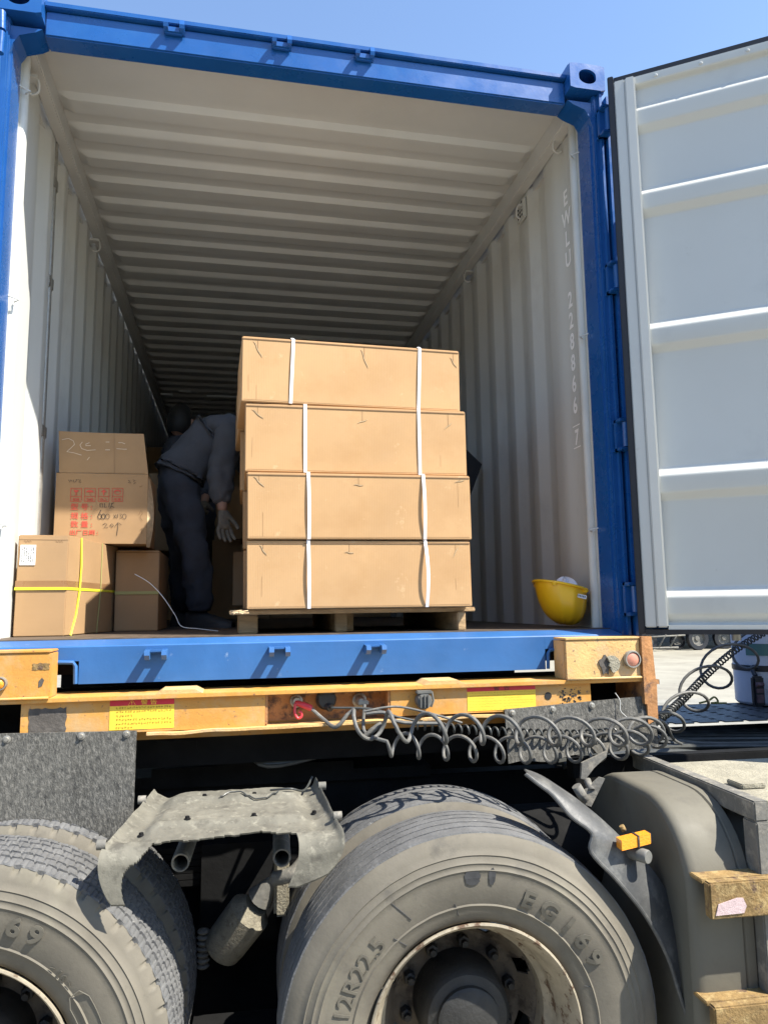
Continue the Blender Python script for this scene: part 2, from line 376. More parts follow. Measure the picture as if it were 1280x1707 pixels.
# corner posts
for sx in (-1, 1):
    mb = MB()
    mb.box((sx*1.195-.024, .03, C0+.118), (sx*1.195+.024, .172, ZT-.118), bev=.005)
    mb.box((sx*1.17-(.006 if sx<0 else .0), .06, C0+.118) if sx<0 else (1.164, .06, C0+.118), (-1.164, .165, HZ+.01) if sx<0 else (1.172, .165, HZ+.01))
    mb.box((sx*1.20-.006, .012, C0+.118), (sx*1.20+.006, .04, ZT-.118))
    mb.box((sx*1.226-.006, .0, C0+.13), (sx*1.226+.006, .10, ZT-.14))
    # gusset under the header
    P = [(sx*1.171, .04, HZ+.01), (sx*1.171, .04, HZ-.10), (sx*1.160, .04, HZ-.06), (sx*1.14, .04, HZ-.025), (sx*1.085, .04, HZ-.006), (sx*1.06, .04, HZ+.01)]
    mb.prism(P, (0, .11, 0))
    mb.build('corner_post', BLUE, con)
    # white inner bead beside the post, small lugs
    wb = MB(); wb.tube([(sx*1.166, .215, FL), (sx*1.166, .215, HZ+.02)], .022, 12)
    for z in (3.75, 2.9, 2.05): wb.tube([(sx*1.150, .19, z), (sx*1.13, .175, z+.004), (sx*1.165, .16, z+.012)], .004, 6)
    wb.build('lashing_bar', WHITE, con)
# castings
def casting(x0, x1, y0, y1, z0, z1):
    mb = MB(); t = .014; cx = (x0+x1)/2; cz = (z0+z1)/2
    n = 32; ring = []; outr = []
    for k in range(n):
        a = 2*math.pi*k/n; c_, s_ = math.cos(a), math.sin(a)
        ring.append((cx+.040*c_, cz+.028*s_+(.006 if s_ > 0 else -.006)))
        q = max(abs(c_)/(abs(x1-x0)/2), abs(s_)/((z1-z0)/2)); outr.append((cx+c_/q, cz+s_/q))
    vs = [(a, y0, b) for a, b in outr]+[(a, y0, b) for a, b in ring]+[(a, y0+t, b) for a, b in ring]+[(a, y0+t, b) for a, b in outr]
    fs = []
    for k in range(n):
        j = (k+1) % n; fs += [(k, j, n+j, n+k), (n+k, n+j, 2*n+j, 2*n+k), (2*n+k, 2*n+j, 3*n+j, 3*n+k), (3*n+k, 3*n+j, j, k)]
    mb.add(vs, fs)
    mb.box((x0, y0+t, z0), (x0+t, y1, z1)); mb.box((x1-t, y0+t, z0), (x1, y1, z1)); mb.box((x0+t, y0+t, z0), (x1-t, y1, z0+t)); mb.box((x0+t, y0+t, z1-t), (x1-t, y1, z1)); mb.box((x0+t, y1-t, z0+t), (x1-t, y1, z1-t))
    return mb
for sx in (-1, 1):
    a, b = sorted((sx*1.057, sx*1.219))
    casting(a, b, 0, .178, ZT-.118, ZT).build('corner_casting', BLUE, con)
    casting(a, b, 0, .178, C0, C0+.118).build('corner_casting', BLUE, con)
# header
hd = MB(); hd.box((-1.058, .057, HZ), (1.058, .143, ZT-.055), bev=.006); hd.box((-1.058, .038, ZT-.052), (1.058, .16, ZT-.03), bev=.003)
hdr = hd.build('door_header', BLUE, con)
def keeper(top, x, z, y):
    mb = MB()
    if top:   # cast cam keeper with two upright lugs
        z += .012; mb.box((x-.036, y-.022, z-.024), (x+.040, y, z+.006), bev=.006)
        for dx, hh in ((-.036, .018), (.024, .040)):
            P = [(x+dx, y-.006, z-.02), (x+dx, y-.038, z-.014), (x+dx, y-.042, z+.0), (x+dx, y-.030, z+hh-.012), (x+dx, y-.006, z+hh-.014)]
            mb.prism(P, (.018, 0, 0))
    else:
        mb.box((x-.036, y-.026, z-.004), (x+.036, y, z+.008), bev=.004)
        for dx in (-.036, .020):
            P = [(x+dx, y, z+.008), (x+dx, y-.052, z+.004), (x+dx, y-.056, z-.010), (x+dx, y-.038, z-.026), (x+dx, y, z-.022)]
            mb.prism(P, (.017, 0, 0))
    return mb
for x in (-.588, -.172, .165): keeper(True, x, 3.985, .057).build('lock_keeper', BLUE, hdr)
# sill
sl_ = MB(); Z0 = C0+.022; ZS = C0+.148
P = [(0, Z0), (0, ZS-.004), (.004, ZS), (.09, FL-.004), (.12, FL-.002), (.12, Z0)]
sl_.prism([(-.835, a, b) for a, b in P], (.835+.835, 0, 0))
for sx in (-1, 1):
    Q = [(0, ZS-.050), (0, ZS-.004), (.004, ZS), (.09, FL-.004), (.12, FL-.002), (.12, ZS-.05)]
    x0, x1 = sorted((sx*.835, sx*1.16)); sl_.prism([(x0+.0005, a, b) for a, b in Q], (x1-x0-.0005, 0, 0))
    # pocket rim
    rr = [(sx*.90, ZS-.052), (sx*.853, ZS-.054), (sx*.845, ZS-.066), (sx*.843, Z0+.002)]
    sl_.tube([(a, -.004, b) for a, b in rr], .007, 8)
sill = sl_.build('door_sill', BLUES, con)
for x in (-.585, -.17, .172): keeper(False, x, 1.604, 0).build('lock_keeper', BLUES, sill)
# lashing rings near the rails, vents, weld marks
lr = []
for sx, (px, py), sc in ((1, (930, 240), 1), (1, (780, 460), 1), (-1, (55, 140), 1), (-1, (160, 408), 1), (1, (868, 352), .5)):
    p = PX(px, py, sx*1.15); mb = MB()
    mb.tube(smooth_path([p+Vector((0, -.012, .03)), p+Vector((-sx*.02, 0, .02)), p+Vector((-sx*.022, .01, -.02)), p+Vector((-sx*.0, .016, -.035)), p+Vector((sx*.02, .01, -.03))], 5), .005, 8)
    mb.box((p.x-.02 if sx > 0 else p.x-.03, p.y-.02, p.z+.018), (p.x+.03 if sx > 0 else p.x+.02, p.y+.02, p.z+.03)); mb.build('lashing_ring', ROOFW, con)
for k in range(3):
    for j in range(2):
        p = PX(868+j*6, 348+k*6, 1.2)
        lr.append(p)
vt = MB()
p0 = PX(871, 352, 1.166)
vt.box((1.150, p0.y-.05, p0.z-.06), (1.172, p0.y+.05, p0.z+.06), bev=.008)
vent = vt.build('air_vent', WHITE, con)
vh = MB()
for k in range(4):
    for j in range(3): vh.box((1.1485, p0.y-.03+j*.024, p0.z-.04+k*.024), (1.1505, p0.y-.018+j*.024, p0.z-.028+k*.024))
vh.build('vent_slots', BDARK, vent)
# number on the wall
tx = MB(); chars = 'EWLU 228866'
ya = PX(945, 330, 1.17).y; zt_ = PX(943, 305, 1.17).z; zb_ = PX(957, 690, 1.17).z; stp = (zt_-zb_)/11
for i, ch in enumerate(chars):
    if ch == ' ': continue
    zz = zt_-stp*(i+.95); tx = MB()
    put_text(tx, ch, lambda x, y, zz=zz: (1.1750, ya-.00+.03-x, zz+y), .104, 'CENTER', .0028, squash=.8); tx.build('number_character', MARK, con)
z7 = PX(958, 728, 1.17).z; tx = MB()
put_text(tx, '7', lambda x, y: (1.1755, ya+.03-x, z7-.035+y), .095, 'CENTER', .0028, squash=.8); tx.build('number_character', MARK, con); tx = MB()
fr = [(-.035, -.05), (.035, -.05), (.035, .05), (-.035, .05), (-.035, -.05)]
stroke(tx, fr[:2], lambda x, y: (1.1754, ya+.03-x, z7+y), .005); tx.build('number_frame', MARK, con); tx = MB(); stroke(tx, fr[2:4], lambda x, y: (1.1754, ya+.03-x, z7+y), .005)
tx.build('number_frame', MARK, con)
# doors ------------------------------------------------------------
def door(pin, ang, name, label, sx):
    """closed door runs from the pin towards sx*-1; ang is how far its plane is turned, local: a along door, n inner normal"""
    a = Vector((math.cos(ang), math.sin(ang), 0)); n = Vector((math.sin(ang), -math.cos(ang), 0)) if sx > 0 else Vector((-math.sin(ang), math.cos(ang), 0))
    def D(s_, t_, z_): return pin + a*s_ + n*t_ + Vector((0, 0, z_))
    zb, zt = C0+.163, HZ-.002+.025; WD = 1.15
    root = MB()
    # skin with horizontal corrugations; zz list (z, t)
    rz = [PY(1068, 190, -.08).z, PY(1078, 326, -.08).z, PY(1088, 545, -.08).z, PY(1100, 782, -.1).z, PY(1108, 980, -.1).z]
    pr_ = [(zb+.02, .045)]
    for z in sorted(rz):
        pr_ += [(z-.130, .040), (z-.100, .062), (z-.034, .067), (z, .040)]
    pr_ += [(zt-.055, .04), (zt-.045, .062), (zt-.01, .062)]
    sm = [pr_[0]]
    for p, q, r_ in zip(pr_, pr_[1:], pr_[2:]):
        A, B, Cc = Vector(p), Vector(q), Vector(r_); rd = min(.007, (A-B).length/2.5, (Cc-B).length/2.5); e = B+(A-B).normalized()*rd; h = B+(Cc-B).normalized()*rd
        for t in (0, .33, .67, 1): x = e*(1-t)**2+B*2*t*(1-t)+h*t*t; sm.append((x.x, x.y))
    sm.append(pr_[-1])
    root.grid(lambda i, j: D([.118, WD-.07][i], sm[j][1], sm[j][0]), 1, len(sm)-1, thick=tuple(-n*.004))
    # hinge stile made of two steps with a bright inner return
    root.box((.035, .02, zb+.012), (.078, .072, zt-.012), D, bev=.004); root.box((.0785, .02, zb+.012), (.118, .078, zt-.012), D, bev=.005)
    root.box((WD-.07, .02, zb+.012), (WD-.01, .075, zt-.012), D, bev=.004)
    root.box((.118, .036, zb+.004), (WD-.07, .070, zb+.020), D)
    dr = root.build(name, DOORW, con)
    if label: dr['label'] = label
    bo = MB(); bo.box((.02, .0, zb+.005), (WD-.005, .0195, zt-.005), D, bev=.003); bo.build('outer_panel', BLUE, dr)
    gk = MB(); gk.box((.010, .014, zb-.012), (.034, .076, zt+.012), D, bev=.003); gk.box((WD-.009, .014, zb-.012), (WD+.012, .07, zt+.012), D, bev=.003)
    gk.box((.0345, .022, zb-.014), (WD-.0095, .074, zb+.0035), D); gk.box((.0345, .022, zt-.0115), (WD-.0095, .060, zt+.012), D); gk.build('door_gasket', GASK, dr)
    for k in range(6): rv = MB(); rv.lathe([(0, .006), (.006, .004), (.008, 0)], D(.2+.17*k, .062, zt-.028), n, 10); rv.build('rivet', DOORW, dr)
    for s_ in (.35, .8):
        rd_ = MB(); rd_.tube([D(s_, -.03, zb-.04), D(s_, -.03, zt+.04)], .017, 12)
        for z in (zb+.25, zb+.9, zb+1.6, zt-.2): rd_.box((s_-.04, -.045, z-.03), (s_+.04, -.001, z+.03), D, bev=.006)
        rd_.build('lock_rod', GREYL, dr)
    for z in (zb+.12, zb+.78, zb+1.45, zt-.13):
        h = MB(); h.tube([D(0, 0, z-.05), D(0, 0, z+.05)], .014, 12); h.box((.0, -.012, z-.045), (.10, -.002, z+.045), D, bev=.003); h.build('hinge', BLUE, dr)
    # hinge lugs on the post
    for z in (zb+.12, zb+.78, zb+1.45, zt-.13):
        lg = MB(); lg.box((pin.x-.03 if sx > 0 else pin.x-.012, .0, z-.066), (pin.x+.012 if sx > 0 else pin.x+.03, .02, z+.066), bev=.002)
        for dz in (-.066, .052): lg.box((pin.x-.03 if sx > 0 else pin.x-.012, pin.y-.012, z+dz), (pin.x+.012 if sx > 0 else pin.x+.03, .03, z+dz+.014), bev=.002)
        lg.build('hinge_lug', BLUE, con)
    return dr
door(Vector((1.212, -.020, 0)), R(-34.0), 'container_door', 'white inner face of the swung open right door', 1)
door(Vector((-1.232, -.020, 0)), R(88.5), 'container_door', 'left door folded back along the side', -1)
# left hinge tube seen at the frame edge
ht = MB()
ht.tube([PY(3, 20, -.02), PY(3, 50, -.02)], .016, 12); ht.tube([PY(3, 54, -.02), PY(0, 88, -.02)], .014, 12)
ht.build('hinge_pin', BLUE, con)

# ================================================================== TRAILER
trl = thing('trailer_chassis', 'orange skeletal trailer chassis with rust and worn paint under the blue container', 'trailer', (0, 0, GZ))
BF = -.11   # bolster front
ZB = 1.470
fb = MB()
fb.box((-1.22, BF, ZB-.014), (1.20, .09, ZB), bev=.002)
fb.box((-.985, -.092, 1.352), (-.2205, -.084, ZB-.0145)); fb.box((.2125, -.092, 1.366), (.968, -.084, ZB-.0145)); fb.box((-.985, .07, 1.30), (.968, .08, ZB-.0145))
bp = MB(); bp.box((-1.6, .0905, 1.20), (1.18, .11, ZB-.001)); bp.box((-1.6, .0, 1.20), (-1.24, .09, ZB-.02)); bp.build('gap_light_blocker', STEEL, trl)  # added dark plates that block the lit ground behind the bolster ends
bol = fb.build('front_bolster', ORNG, trl)
lf = MB()
n_ = 60
def lip(i, j):
    x = -.60+i*(.60+.60)/n_; rag = .006*noise.noise(Vector((x*14, 0, 0)))+.004*noise.noise(Vector((x*50, 3, 0)))
    return (x, [-.112-rag, -.02][j], 1.350+(x+.6)*.008+.004*noise.noise(Vector((x*9, 7, 0)))*(1-j))
lf.grid(lip, n_, 1, thick=(0, 0, -.008), sm=False); lf.build('lower_flange', ORNP, bol)
# recess for the couplings
rc = MB(); rc.box((-.2195, -.03, 1.358), (.2115, -.022, ZB-.0145)); rc.box((-.2198, -.0895, 1.358), (-.2115, -.03, ZB-.0145)); rc.box((.2035, -.0895, 1.358), (.2118, -.03, ZB-.0145))
rc.build('coupling_recess', ORNB, bol)
# wear plates on top flange, worn paint patches
for x in (-.50, .405):
    wp = MB(); wp.prism([(x-.075, BF+.004, ZB+.0005), (x-.055, BF+.004, ZB+.014), (x+.05, BF+.004, ZB+.014), (x+.075, BF+.004, ZB+.0005)], (0, .13, 0))
    wp.build('wear_plate', ORNP, bol)
pt = MB()
def ragged(x0, x1, z0, z1, y, amp=.004):
    pts = []
    for k in range(12): t = k/12; pts.append((x0+(x1-x0)*t, y, z0+random.uniform(-amp, amp)))
    for k in range(8): t = k/8; pts.append((x1+random.uniform(-amp, amp), y, z0+(z1-z0)*t))
    for k in range(12): t = k/12; pts.append((x1+(x0-x1)*t, y, z1+random.uniform(-amp, amp)))
    for k in range(8): t = k/8; pts.append((x0+random.uniform(-amp, amp), y, z1+(z0-z1)*t))
    return pts
a = PY(50, 1182, -.092); b = PY(110, 1219, -.092)
pt.prism(ragged(a.x, b.x, b.z, a.z, -.0935, .003), (0, .0012, 0))
pt.build('bare_patch', CHARC, bol)
pt = MB(); a = PY(932, 1147, -.092); b = PY(968, 1176, -.092)
for k in range(70):
    x = random.uniform(a.x, b.x); z = random.uniform(b.z, a.z); r_ = random.uniform(.001, .0045)
    pt.prism([(x+r_*math.cos(q)*random.uniform(.7, 1.6), -.0932, z+r_*math.sin(q)) for q in [i*math.pi/3 for i in range(6)]], (0, .0009, 0))
pt.build('black_stencil_remains', INK, bol)
hl = MB(); q = PY(913, 1160, -.092); hl.lathe([(.0, -.0015), (.0135, -.0015), (.0135, 0)], (q.x, -.0922, q.z), (0, 1, 0), 24); hl.build('bolt_hole', BDARK, bol)
# corner blocks
def block(sx):
    x0, x1 = (-1.22, -.90) if sx < 0 else (.868, 1.168)
    mb = MB(); m = ORNG if sx < 0 else ORNP
    mb.box((x0, BF+.002, ZB+.0005), (x1, BF+.014, 1.614), bev=.003)
    xi = x1 if sx < 0 else x0
    mb.box((xi-.010 if sx < 0 else xi, BF+.0145, ZB+.0005), (xi if sx < 0 else xi+.010, -.004, 1.612), bev=.002)
    mb.box((x0, BF-.002, 1.6145), (x1, -.004, 1.622), bev=.002)
    mb.tube([(x0, BF-.004, ZB+.003), (x1, BF-.004, ZB+.003)], .005, 6)
    o = mb.build('corner_stop', m, trl)
    if sx > 0:
        sp = MB(); sp.prism([(1.1685, BF-.012, 1.375), (1.1685, BF-.012, 1.622), (1.1685, .09, 1.622), (1.1685, .09, 1.375)], (.012, 0, 0)); sp.prism([(1.181, BF-.006, 1.30), (1.181, BF-.006, 1.622), (1.214, BF-.006, 1.622), (1.222, BF-.006, 1.462), (1.236, BF-.006, 1.462), (1.236, BF-.006, 1.445), (1.225, BF-.006, 1.445), (1.222, BF-.006, 1.32)], (0, .19, 0))
        sp.build('end_plate', ORNB, trl)
    return o
bl = block(-1); brk = block(1)
def lamp(c, r_, m, par, broken=False):
    mb = MB(); mb.lathe([(r_*.95, 0), (r_, -.010), (r_*.9, -.018), (r_*.78, -.018), (r_*.76, -.010)], c, (0, 1, 0), 32)
    o = mb.build('marker_lamp', GREYL if not broken else LDIRT, par)
    l = MB(); l.lathe([(0, -.020), (r_*.4, -.019), (r_*.7, -.014), (r_*.77, -.009)], c, (0, 1, 0), 32); l.build('lens', m, o)
    return o
c1 = PY(1054, 1099, BF-.01); lamp(Vector((c1.x, BF+.002, c1.z)), .034, LENSR, brk)
c2 = PY(1020, 1107, BF-.01)
mb = MB(); nn = 20
mb.prism([(c2.x+.031*math.cos(a), BF-.012, c2.z+.031*math.sin(a)) if not (2.2 < a < 4.4) else (c2.x+.012*math.cos(a)+.004*math.sin(a*7), BF-.012, c2.z+.020*math.sin(a)) for a in [2*math.pi*k/nn for k in range(nn)]], (0, .010, 0)); lb = mb.build('broken_lamp', DUSTP if False else LDIRT, brk)
mb = MB(); mb.prism([(c2.x-.024+.022*math.cos(a)*(1+.3*math.sin(3*a)), BF-.003, c2.z-.004+.034*math.sin(a)*(1+.2*math.sin(5*a))) for a in [2*math.pi*k/18 for k in range(18)]], (0, .005, 0)); mb.build('exposed_rust', CHARC, lb)
c3 = PY(0, 1140, BF-.01); lamp(Vector((c3.x, BF+.002, c3.z)), .022, AMBER, bl)
pt = MB(); a = PY(55, 1106, BF); pt.prism(ragged(a.x, a.x+.05, a.z-.02, a.z, BF+.0006, .002), (0, .001, 0)); pt.build('faint_patch', RUST, bl)
pt = MB(); a = PY(68, 1146, BF); pt.prism([(a.x-.006, BF+.0006, a.z), (a.x+.004, BF+.0006, a.z+.004), (a.x+.010, BF+.0006, a.z+.022), (a.x+.003, BF+.0006, a.z+.03), (a.x-.006, BF+.0006, a.z+.02)], (0, .001, 0)); pt.build('chipped_patch', CHARC, bl)
# warning labels
def label(pxs, splitx, red_h, par, head, two):
    (xa, ya), (xb, yb) = pxs; A = PY(xa, ya, -.0925); B = PY(xb, yb, -.0925); W_, H_ = B.x-A.x, A.z-B.z
    def F(x, z, d=0): return (A.x+x, -.0932-d, B.z+z)
    mb = MB(); mb.prism([F(0,0), F(W_,0), F(W_,H_-red_h), F(0,H_-red_h)], (0, .001, 0)); o = mb.build('warning_label', YEL, par)
    mb = MB(); mb.prism([F(0,H_-red_h), F(W_,H_-red_h), F(W_,H_), F(0,H_)], (0, .001, 0)); mb.build('red_band', RED, o)
    it = MB()
    put_text(it, head, lambda x, z: F(W_*.5+x, H_-red_h*.84+z, .0012), red_h*.8, 'CENTER', squash=1.3)
    it.build('heading_text', INK if two else YEL, o)
    it = MB(); rng = random.Random(5 if two else 9)
    cols = ((.03, .485), (.515, .97)) if two else ((.10, .96),)
    for c0_, c1_ in cols:
        rows = 7 if two else 6; rh = (H_-red_h)/rows
        for r_ in range(rows):
            if (not two) and r_ == 5: pass
            zz = H_-red_h-(r_+.78)*rh; x = W_*c0_; ch = rh*(.5 if two else .6); end = W_*c1_*(1 if r_ % 3 != 2 else (.8 if two else .35))
            while x < end:
                for _ in range(4 if not two else 2):      # strokes of one small character
                    if rng.random() < .5: x0 = x+rng.random()*ch*.5; z0 = zz+rng.random()*ch*.85; it.add([F(x0, z0, .0008), F(x0+ch*.5, z0, .0008), F(x0+ch*.5, z0+ch*.13, .0008), F(x0, z0+ch*.13, .0008)], [(0,1,2,3)])
                    else: x0 = x+rng.random()*ch*.8; z0 = zz+rng.random()*ch*.4; it.add([F(x0, z0, .0008), F(x0+ch*.12, z0, .0008), F(x0+ch*.12, z0+ch*.6, .0008), F(x0, z0+ch*.6, .0008)], [(0,1,2,3)])
                x += ch*1.15
    it.build('printed_lines', INKY, o)
    return o
wl = label(((184, 1166), (290, 1213)), 0, .022, bol, '⚠  警 告', False)
label(((778, 1142), (893, 1181)), .5, .024, bol, '警  告', True)
# rubber sheets under the bolster
def flap(x0, x1, zt0, zt1, zb0, zb1, name, m=RUBF):
    mb = MB(); n1, n2 = 40, 30
    def f(i, j):
        s_ = i/n1; t = j/n2; x = x0+(x1-x0)*s_; z = (zt0+(zt1-zt0)*s_)*(1-t)+(zb0+(zb1-zb0)*s_)*t
        e = .006*noise.noise(Vector((s_*9, 0, 5)))*(t > .98)+ (.0016*noise.noise(Vector((0, t*40, 2))) if i == n1 else 0)
        return (x+(0 if i < n1 else e), -.100-.010*math.sin(s_*7)*t-.02*t, z+(.012*noise.noise(Vector((s_*6, 1, 0))) if j == n2 else 0))
    mb.grid(f, n1, n2, thick=(0, .006, 0)); o = mb.build(name, m, trl)
    return o
ff = flap(-1.25, -.632, 1.372, 1.357, 1.022, 1.005, 'rubber_flap'); ff['label'] = 'dusty speckled flap hanging at the left'
for x in (-1.02, -.80, -.662):
    b = MB(); zc = 1.362-.010; b.lathe([(0, -.009), (.006, -.009), (.008, -.004), (.012, -.003), (.012, 0)], (x, -.101, zc-.003), (0, 1, 0), 12); b.build('bolt', GREYL, ff)
fr_ = flap(.628, 1.212, 1.374, 1.402, 1.19, 1.22, 'rubber_flap')
for x in (.655, .81, .965):
    b = MB(); b.lathe([(0, -.009), (.006, -.009), (.008, -.004), (.012, -.003), (.012, 0)], (x, -.101, 1.36+(x-.628)*.045), (0, 1, 0), 12); b.build('bolt', GREYL, fr_)
# couplings
cp = PY(495, 1172, -.06); mb = MB()
mb.lathe([(.022, 0), (.022, -.012), (.016, -.014), (.014, -.03), (0, -.03)], (cp.x, -.03, cp.z+.004), (0, 1, 0), 20); pl = mb.build('air_coupling', GREYL, trl)
mb = MB(); mb.tube(smooth_path([(cp.x-.002, -.055, cp.z+.0), (cp.x+.02, -.07, cp.z-.006), (cp.x+.05, -.075, cp.z-.018)], 5), [.010]*5+[.011]*5+[.009], 12)
mb.tube(smooth_path([(cp.x-.006, -.065, cp.z-.002), (cp.x-.008, -.072, cp.z-.03), (cp.x+.002, -.075, cp.z-.048), (cp.x+.014, -.075, cp.z-.044), (cp.x+.014, -.074, cp.z-.03), (cp.x+.005, -.073, cp.z-.028)], 6), .0045, 8)
mb.build('red_handle', REDP, pl)
cp2 = PY(543, 1165, -.03); mb = MB(); mb.lathe([(.036, 0), (.036, -.014), (.030, -.020), (.028, -.034), (.0, -.036)], (cp2.x, -.031, cp2.z), (0, 1, 0), 28); mb.box((cp2.x-.03, -.068, cp2.z+.005), (cp2.x+.03, -.06, cp2.z+.02), bev=.003); mb.tube([(cp2.x+.0, -.06, cp2.z-.022), (cp2.x+.012, -.078, cp2.z-.026)], .013, 12); mb.build('electric_socket', BLKP, trl)
cp3 = PY(600, 1168, -.05); mb = MB(); mb.lathe([(.024, 0), (.026, -.012), (.018, -.016), (.016, -.04), (.010, -.05), (0, -.05)], (cp3.x, -.03, cp3.z), (0, 1, 0), 20); mb.box((cp3.x-.012, -.085, cp3.z-.012), (cp3.x+.026, -.075, cp3.z+.004), bev=.003); mb.build('air_coupling', GREYL, trl)
cp4 = PY(706, 1168, -.11); mb = MB(); mb.lathe([(.028, 0), (.030, -.02), (.026, -.035), (.010, -.038), (0, -.034)], (cp4.x, -.091, cp4.z), (0, 1, 0), 28)
for dx in (-.016, -.002, .010): mb.tube([(cp4.x+dx, -.130, cp4.z-.022), (cp4.x+dx, -.134, cp4.z+.022)], .0035, 6)
mb.box((cp4.x-.028, -.128, cp4.z+.024), (cp4.x+.028, -.10, cp4.z+.036), bev=.003); mb.tube([(cp4.x+.03, -.11, cp4.z+.03), (cp4.x+.034, -.115, cp4.z), (cp4.x+.026, -.112, cp4.z-.022)], .004, 6); mb.build('spare_socket', DUSTP, trl)
# chassis behind
for x in (-.52, .52):
    mb = MB(); mb.box((x-.07, .085, 1.43), (x+.07, 11.9, 1.455)); mb.box((x-.006, .085, 1.29), (x+.006, 3.2, 1.43)); mb.box((x-.006, 3.2, 1.0), (x+.006, 11.9, 1.43)); mb.box((x-.07, .085, 1.265), (x+.07, 3.2, 1.29)); mb.box((x-.07, 3.0, .98), (x+.07, 11.9, 1.0)); mb.build('main_beam', STEEL, trl)
mb = MB()
for y in (.35, 1.0, 1.9, 2.9): mb.box((-1.1, y, 1.30), (1.1, y+.06, 1.455))
mb.box((-.62, .12, 1.235), (.62, 1.6, 1.262)); mb.lathe([(0, 1.05), (.045, 1.05), (.045, 1.235), (0, 1.235)], (0, .62, 0), (0, 0, 1), 20)
mb.box((-1.2, .20, 1.262), (1.16, .26, 1.30)); mb.build('coupler_plate', STEEL, trl)
mb = MB()
for k in range(5): mb.tube(smooth_path([(-.6+k*.08, .10+k*.02, 1.33), (-.2, .11, 1.22-.01*k), (.3, .12, 1.24+.01*k), (.7, .16, 1.33)], 8), .008, 6)
mb.build('air_line', HOSEB, trl)
for sx in (-1, 1):
    mb = MB(); mb.box((sx*.62-.06, 3.2, .15), (sx*.62+.06, 3.32, 1.3)); mb.box((sx*.62-.12, 3.14, GZ), (sx*.62+.12, 3.38, .15)); mb.build('landing_leg', STEEL, trl)
def simple_wheel(c, ax, r_, w_, par, name='wheel'):
    mb = MB(); ax = Vector(ax); mb.lathe([(r_*.55, 0), (r_*.9, -.02), (r_*.98, .03), (r_, .05), (r_, w_-.05), (r_*.98, w_-.03), (r_*.9, w_+.02), (r_*.55, w_)], c, ax, 40); o = mb.build(name, TREAD, par)
    mb = MB(); mb.lathe([(0, .06), (r_*.25, .06), (r_*.3, .1), (r_*.5, .1), (r_*.55, .01)], c, ax, 32); mb.build('rim', STEELG, o); return o
for k in range(3):
    for sx in (-1, 1): simple_wheel((sx*1.2, 8.2+1.3*k, .56), (-sx, 0, 0), .53, .28, trl)
mb = MB(); mb.box((-1.2, 11.8, 1.0), (1.2, 11.9, 1.2)); mb.build('rear_bumper', ORNB, trl)

# ================================================================== TRACTOR
trk = thing('tractor_unit', 'dusty truck tractor turned across under the orange trailer front', 'truck', tuple(W(0, 1.2, GZ)))
WC = .572
def tyre_mesh(u, v0, treadtype):
    c = W(u, v0, WC)
    prof = [(.292, .030), (.298, .012), (.310, .004), (.330, -.004), (.345, -.008), (.348, -.011), (.352, -.008), (.385, -.017), (.425, -.020), (.440, -.019), (.444, -.022), (.449, -.018), (.458, -.016), (.461, -.018), (.466, -.013), (.478, -.009), (.481, -.011), (.486, -.006), (.498, .002), (.502, .003), (.512, .010), (.520, .014)]
    tr_ = [(.5245, .018), (.530, .022)]
    gl = [.062, .098, .140, .182, .218] if treadtype else [.060, .100, .140, .180, .220]
    y = .024; pts = []
    for g_ in gl:
        gw = .0035 if not treadtype else .005
        pts += [(.5325+.0075*math.sin(math.pi*min(1, y/.28)), y), (.5335+.0075*math.sin(math.pi*(g_-gw)/.28), g_-gw-.0005), (.524, g_-gw), (.524, g_+gw), (.5335+.0075*math.sin(math.pi*(g_+gw)/.28), g_+gw+.0005)]; y = g_+gw+.001
    pts += [(.5325, .256)]
    side = prof+tr_; far = [(r_, .28-h) for r_, h in reversed(prof+tr_)]
    return c, side, pts, far
def tyre(u, v0, kind, par, name='tyre'):
    c, side, pts, far = tyre_mesh(u, v0, kind); n = 864 if kind else 300
    m1 = len(side)
    def fs(an, i, r_, h):
        if not kind: return (r_+.0008*noise.noise(Vector((math.cos(an)*9, math.sin(an)*9, h*30))), h)
        ph = (an*54/(2*math.pi)) % 1.
        if i >= m1-3 and ph < .22: return (r_-.004, h+.006)     # shoulder slots
        return (r_, h)
    a = MB(); a.lathe(side, c, TV, n, fs); a.lathe(far, c, TV, 120)
    o = a.build(name, TYRE, par, angle=50)
    def ft(an, i, r_, h):
        if not kind: return (r_+.0015*noise.noise(Vector((math.cos(an)*20, math.sin(an)*20, h*60))), h+.0)
        ph = (an*108/(2*math.pi)+h*14) % 1.; zig = .0022*math.sin(an*54)
        if r_ > .53 and ph < .12: r_ -= .005
        edge = (i in (0,)) and ((an*54/(2*math.pi)) % 1.) < .22
        if edge: return (r_-.010, h+.004)
        return (r_+.002*noise.noise(Vector((math.cos(an)*30, math.sin(an)*30, h*80))), h+zig)
    b = MB(); b.lathe([(side[-1][0], side[-1][1])]+pts+[(far[0][0], far[0][1])], c, TV, n, ft); b.build('tread', TREAD, o, angle=40)
    return o, c
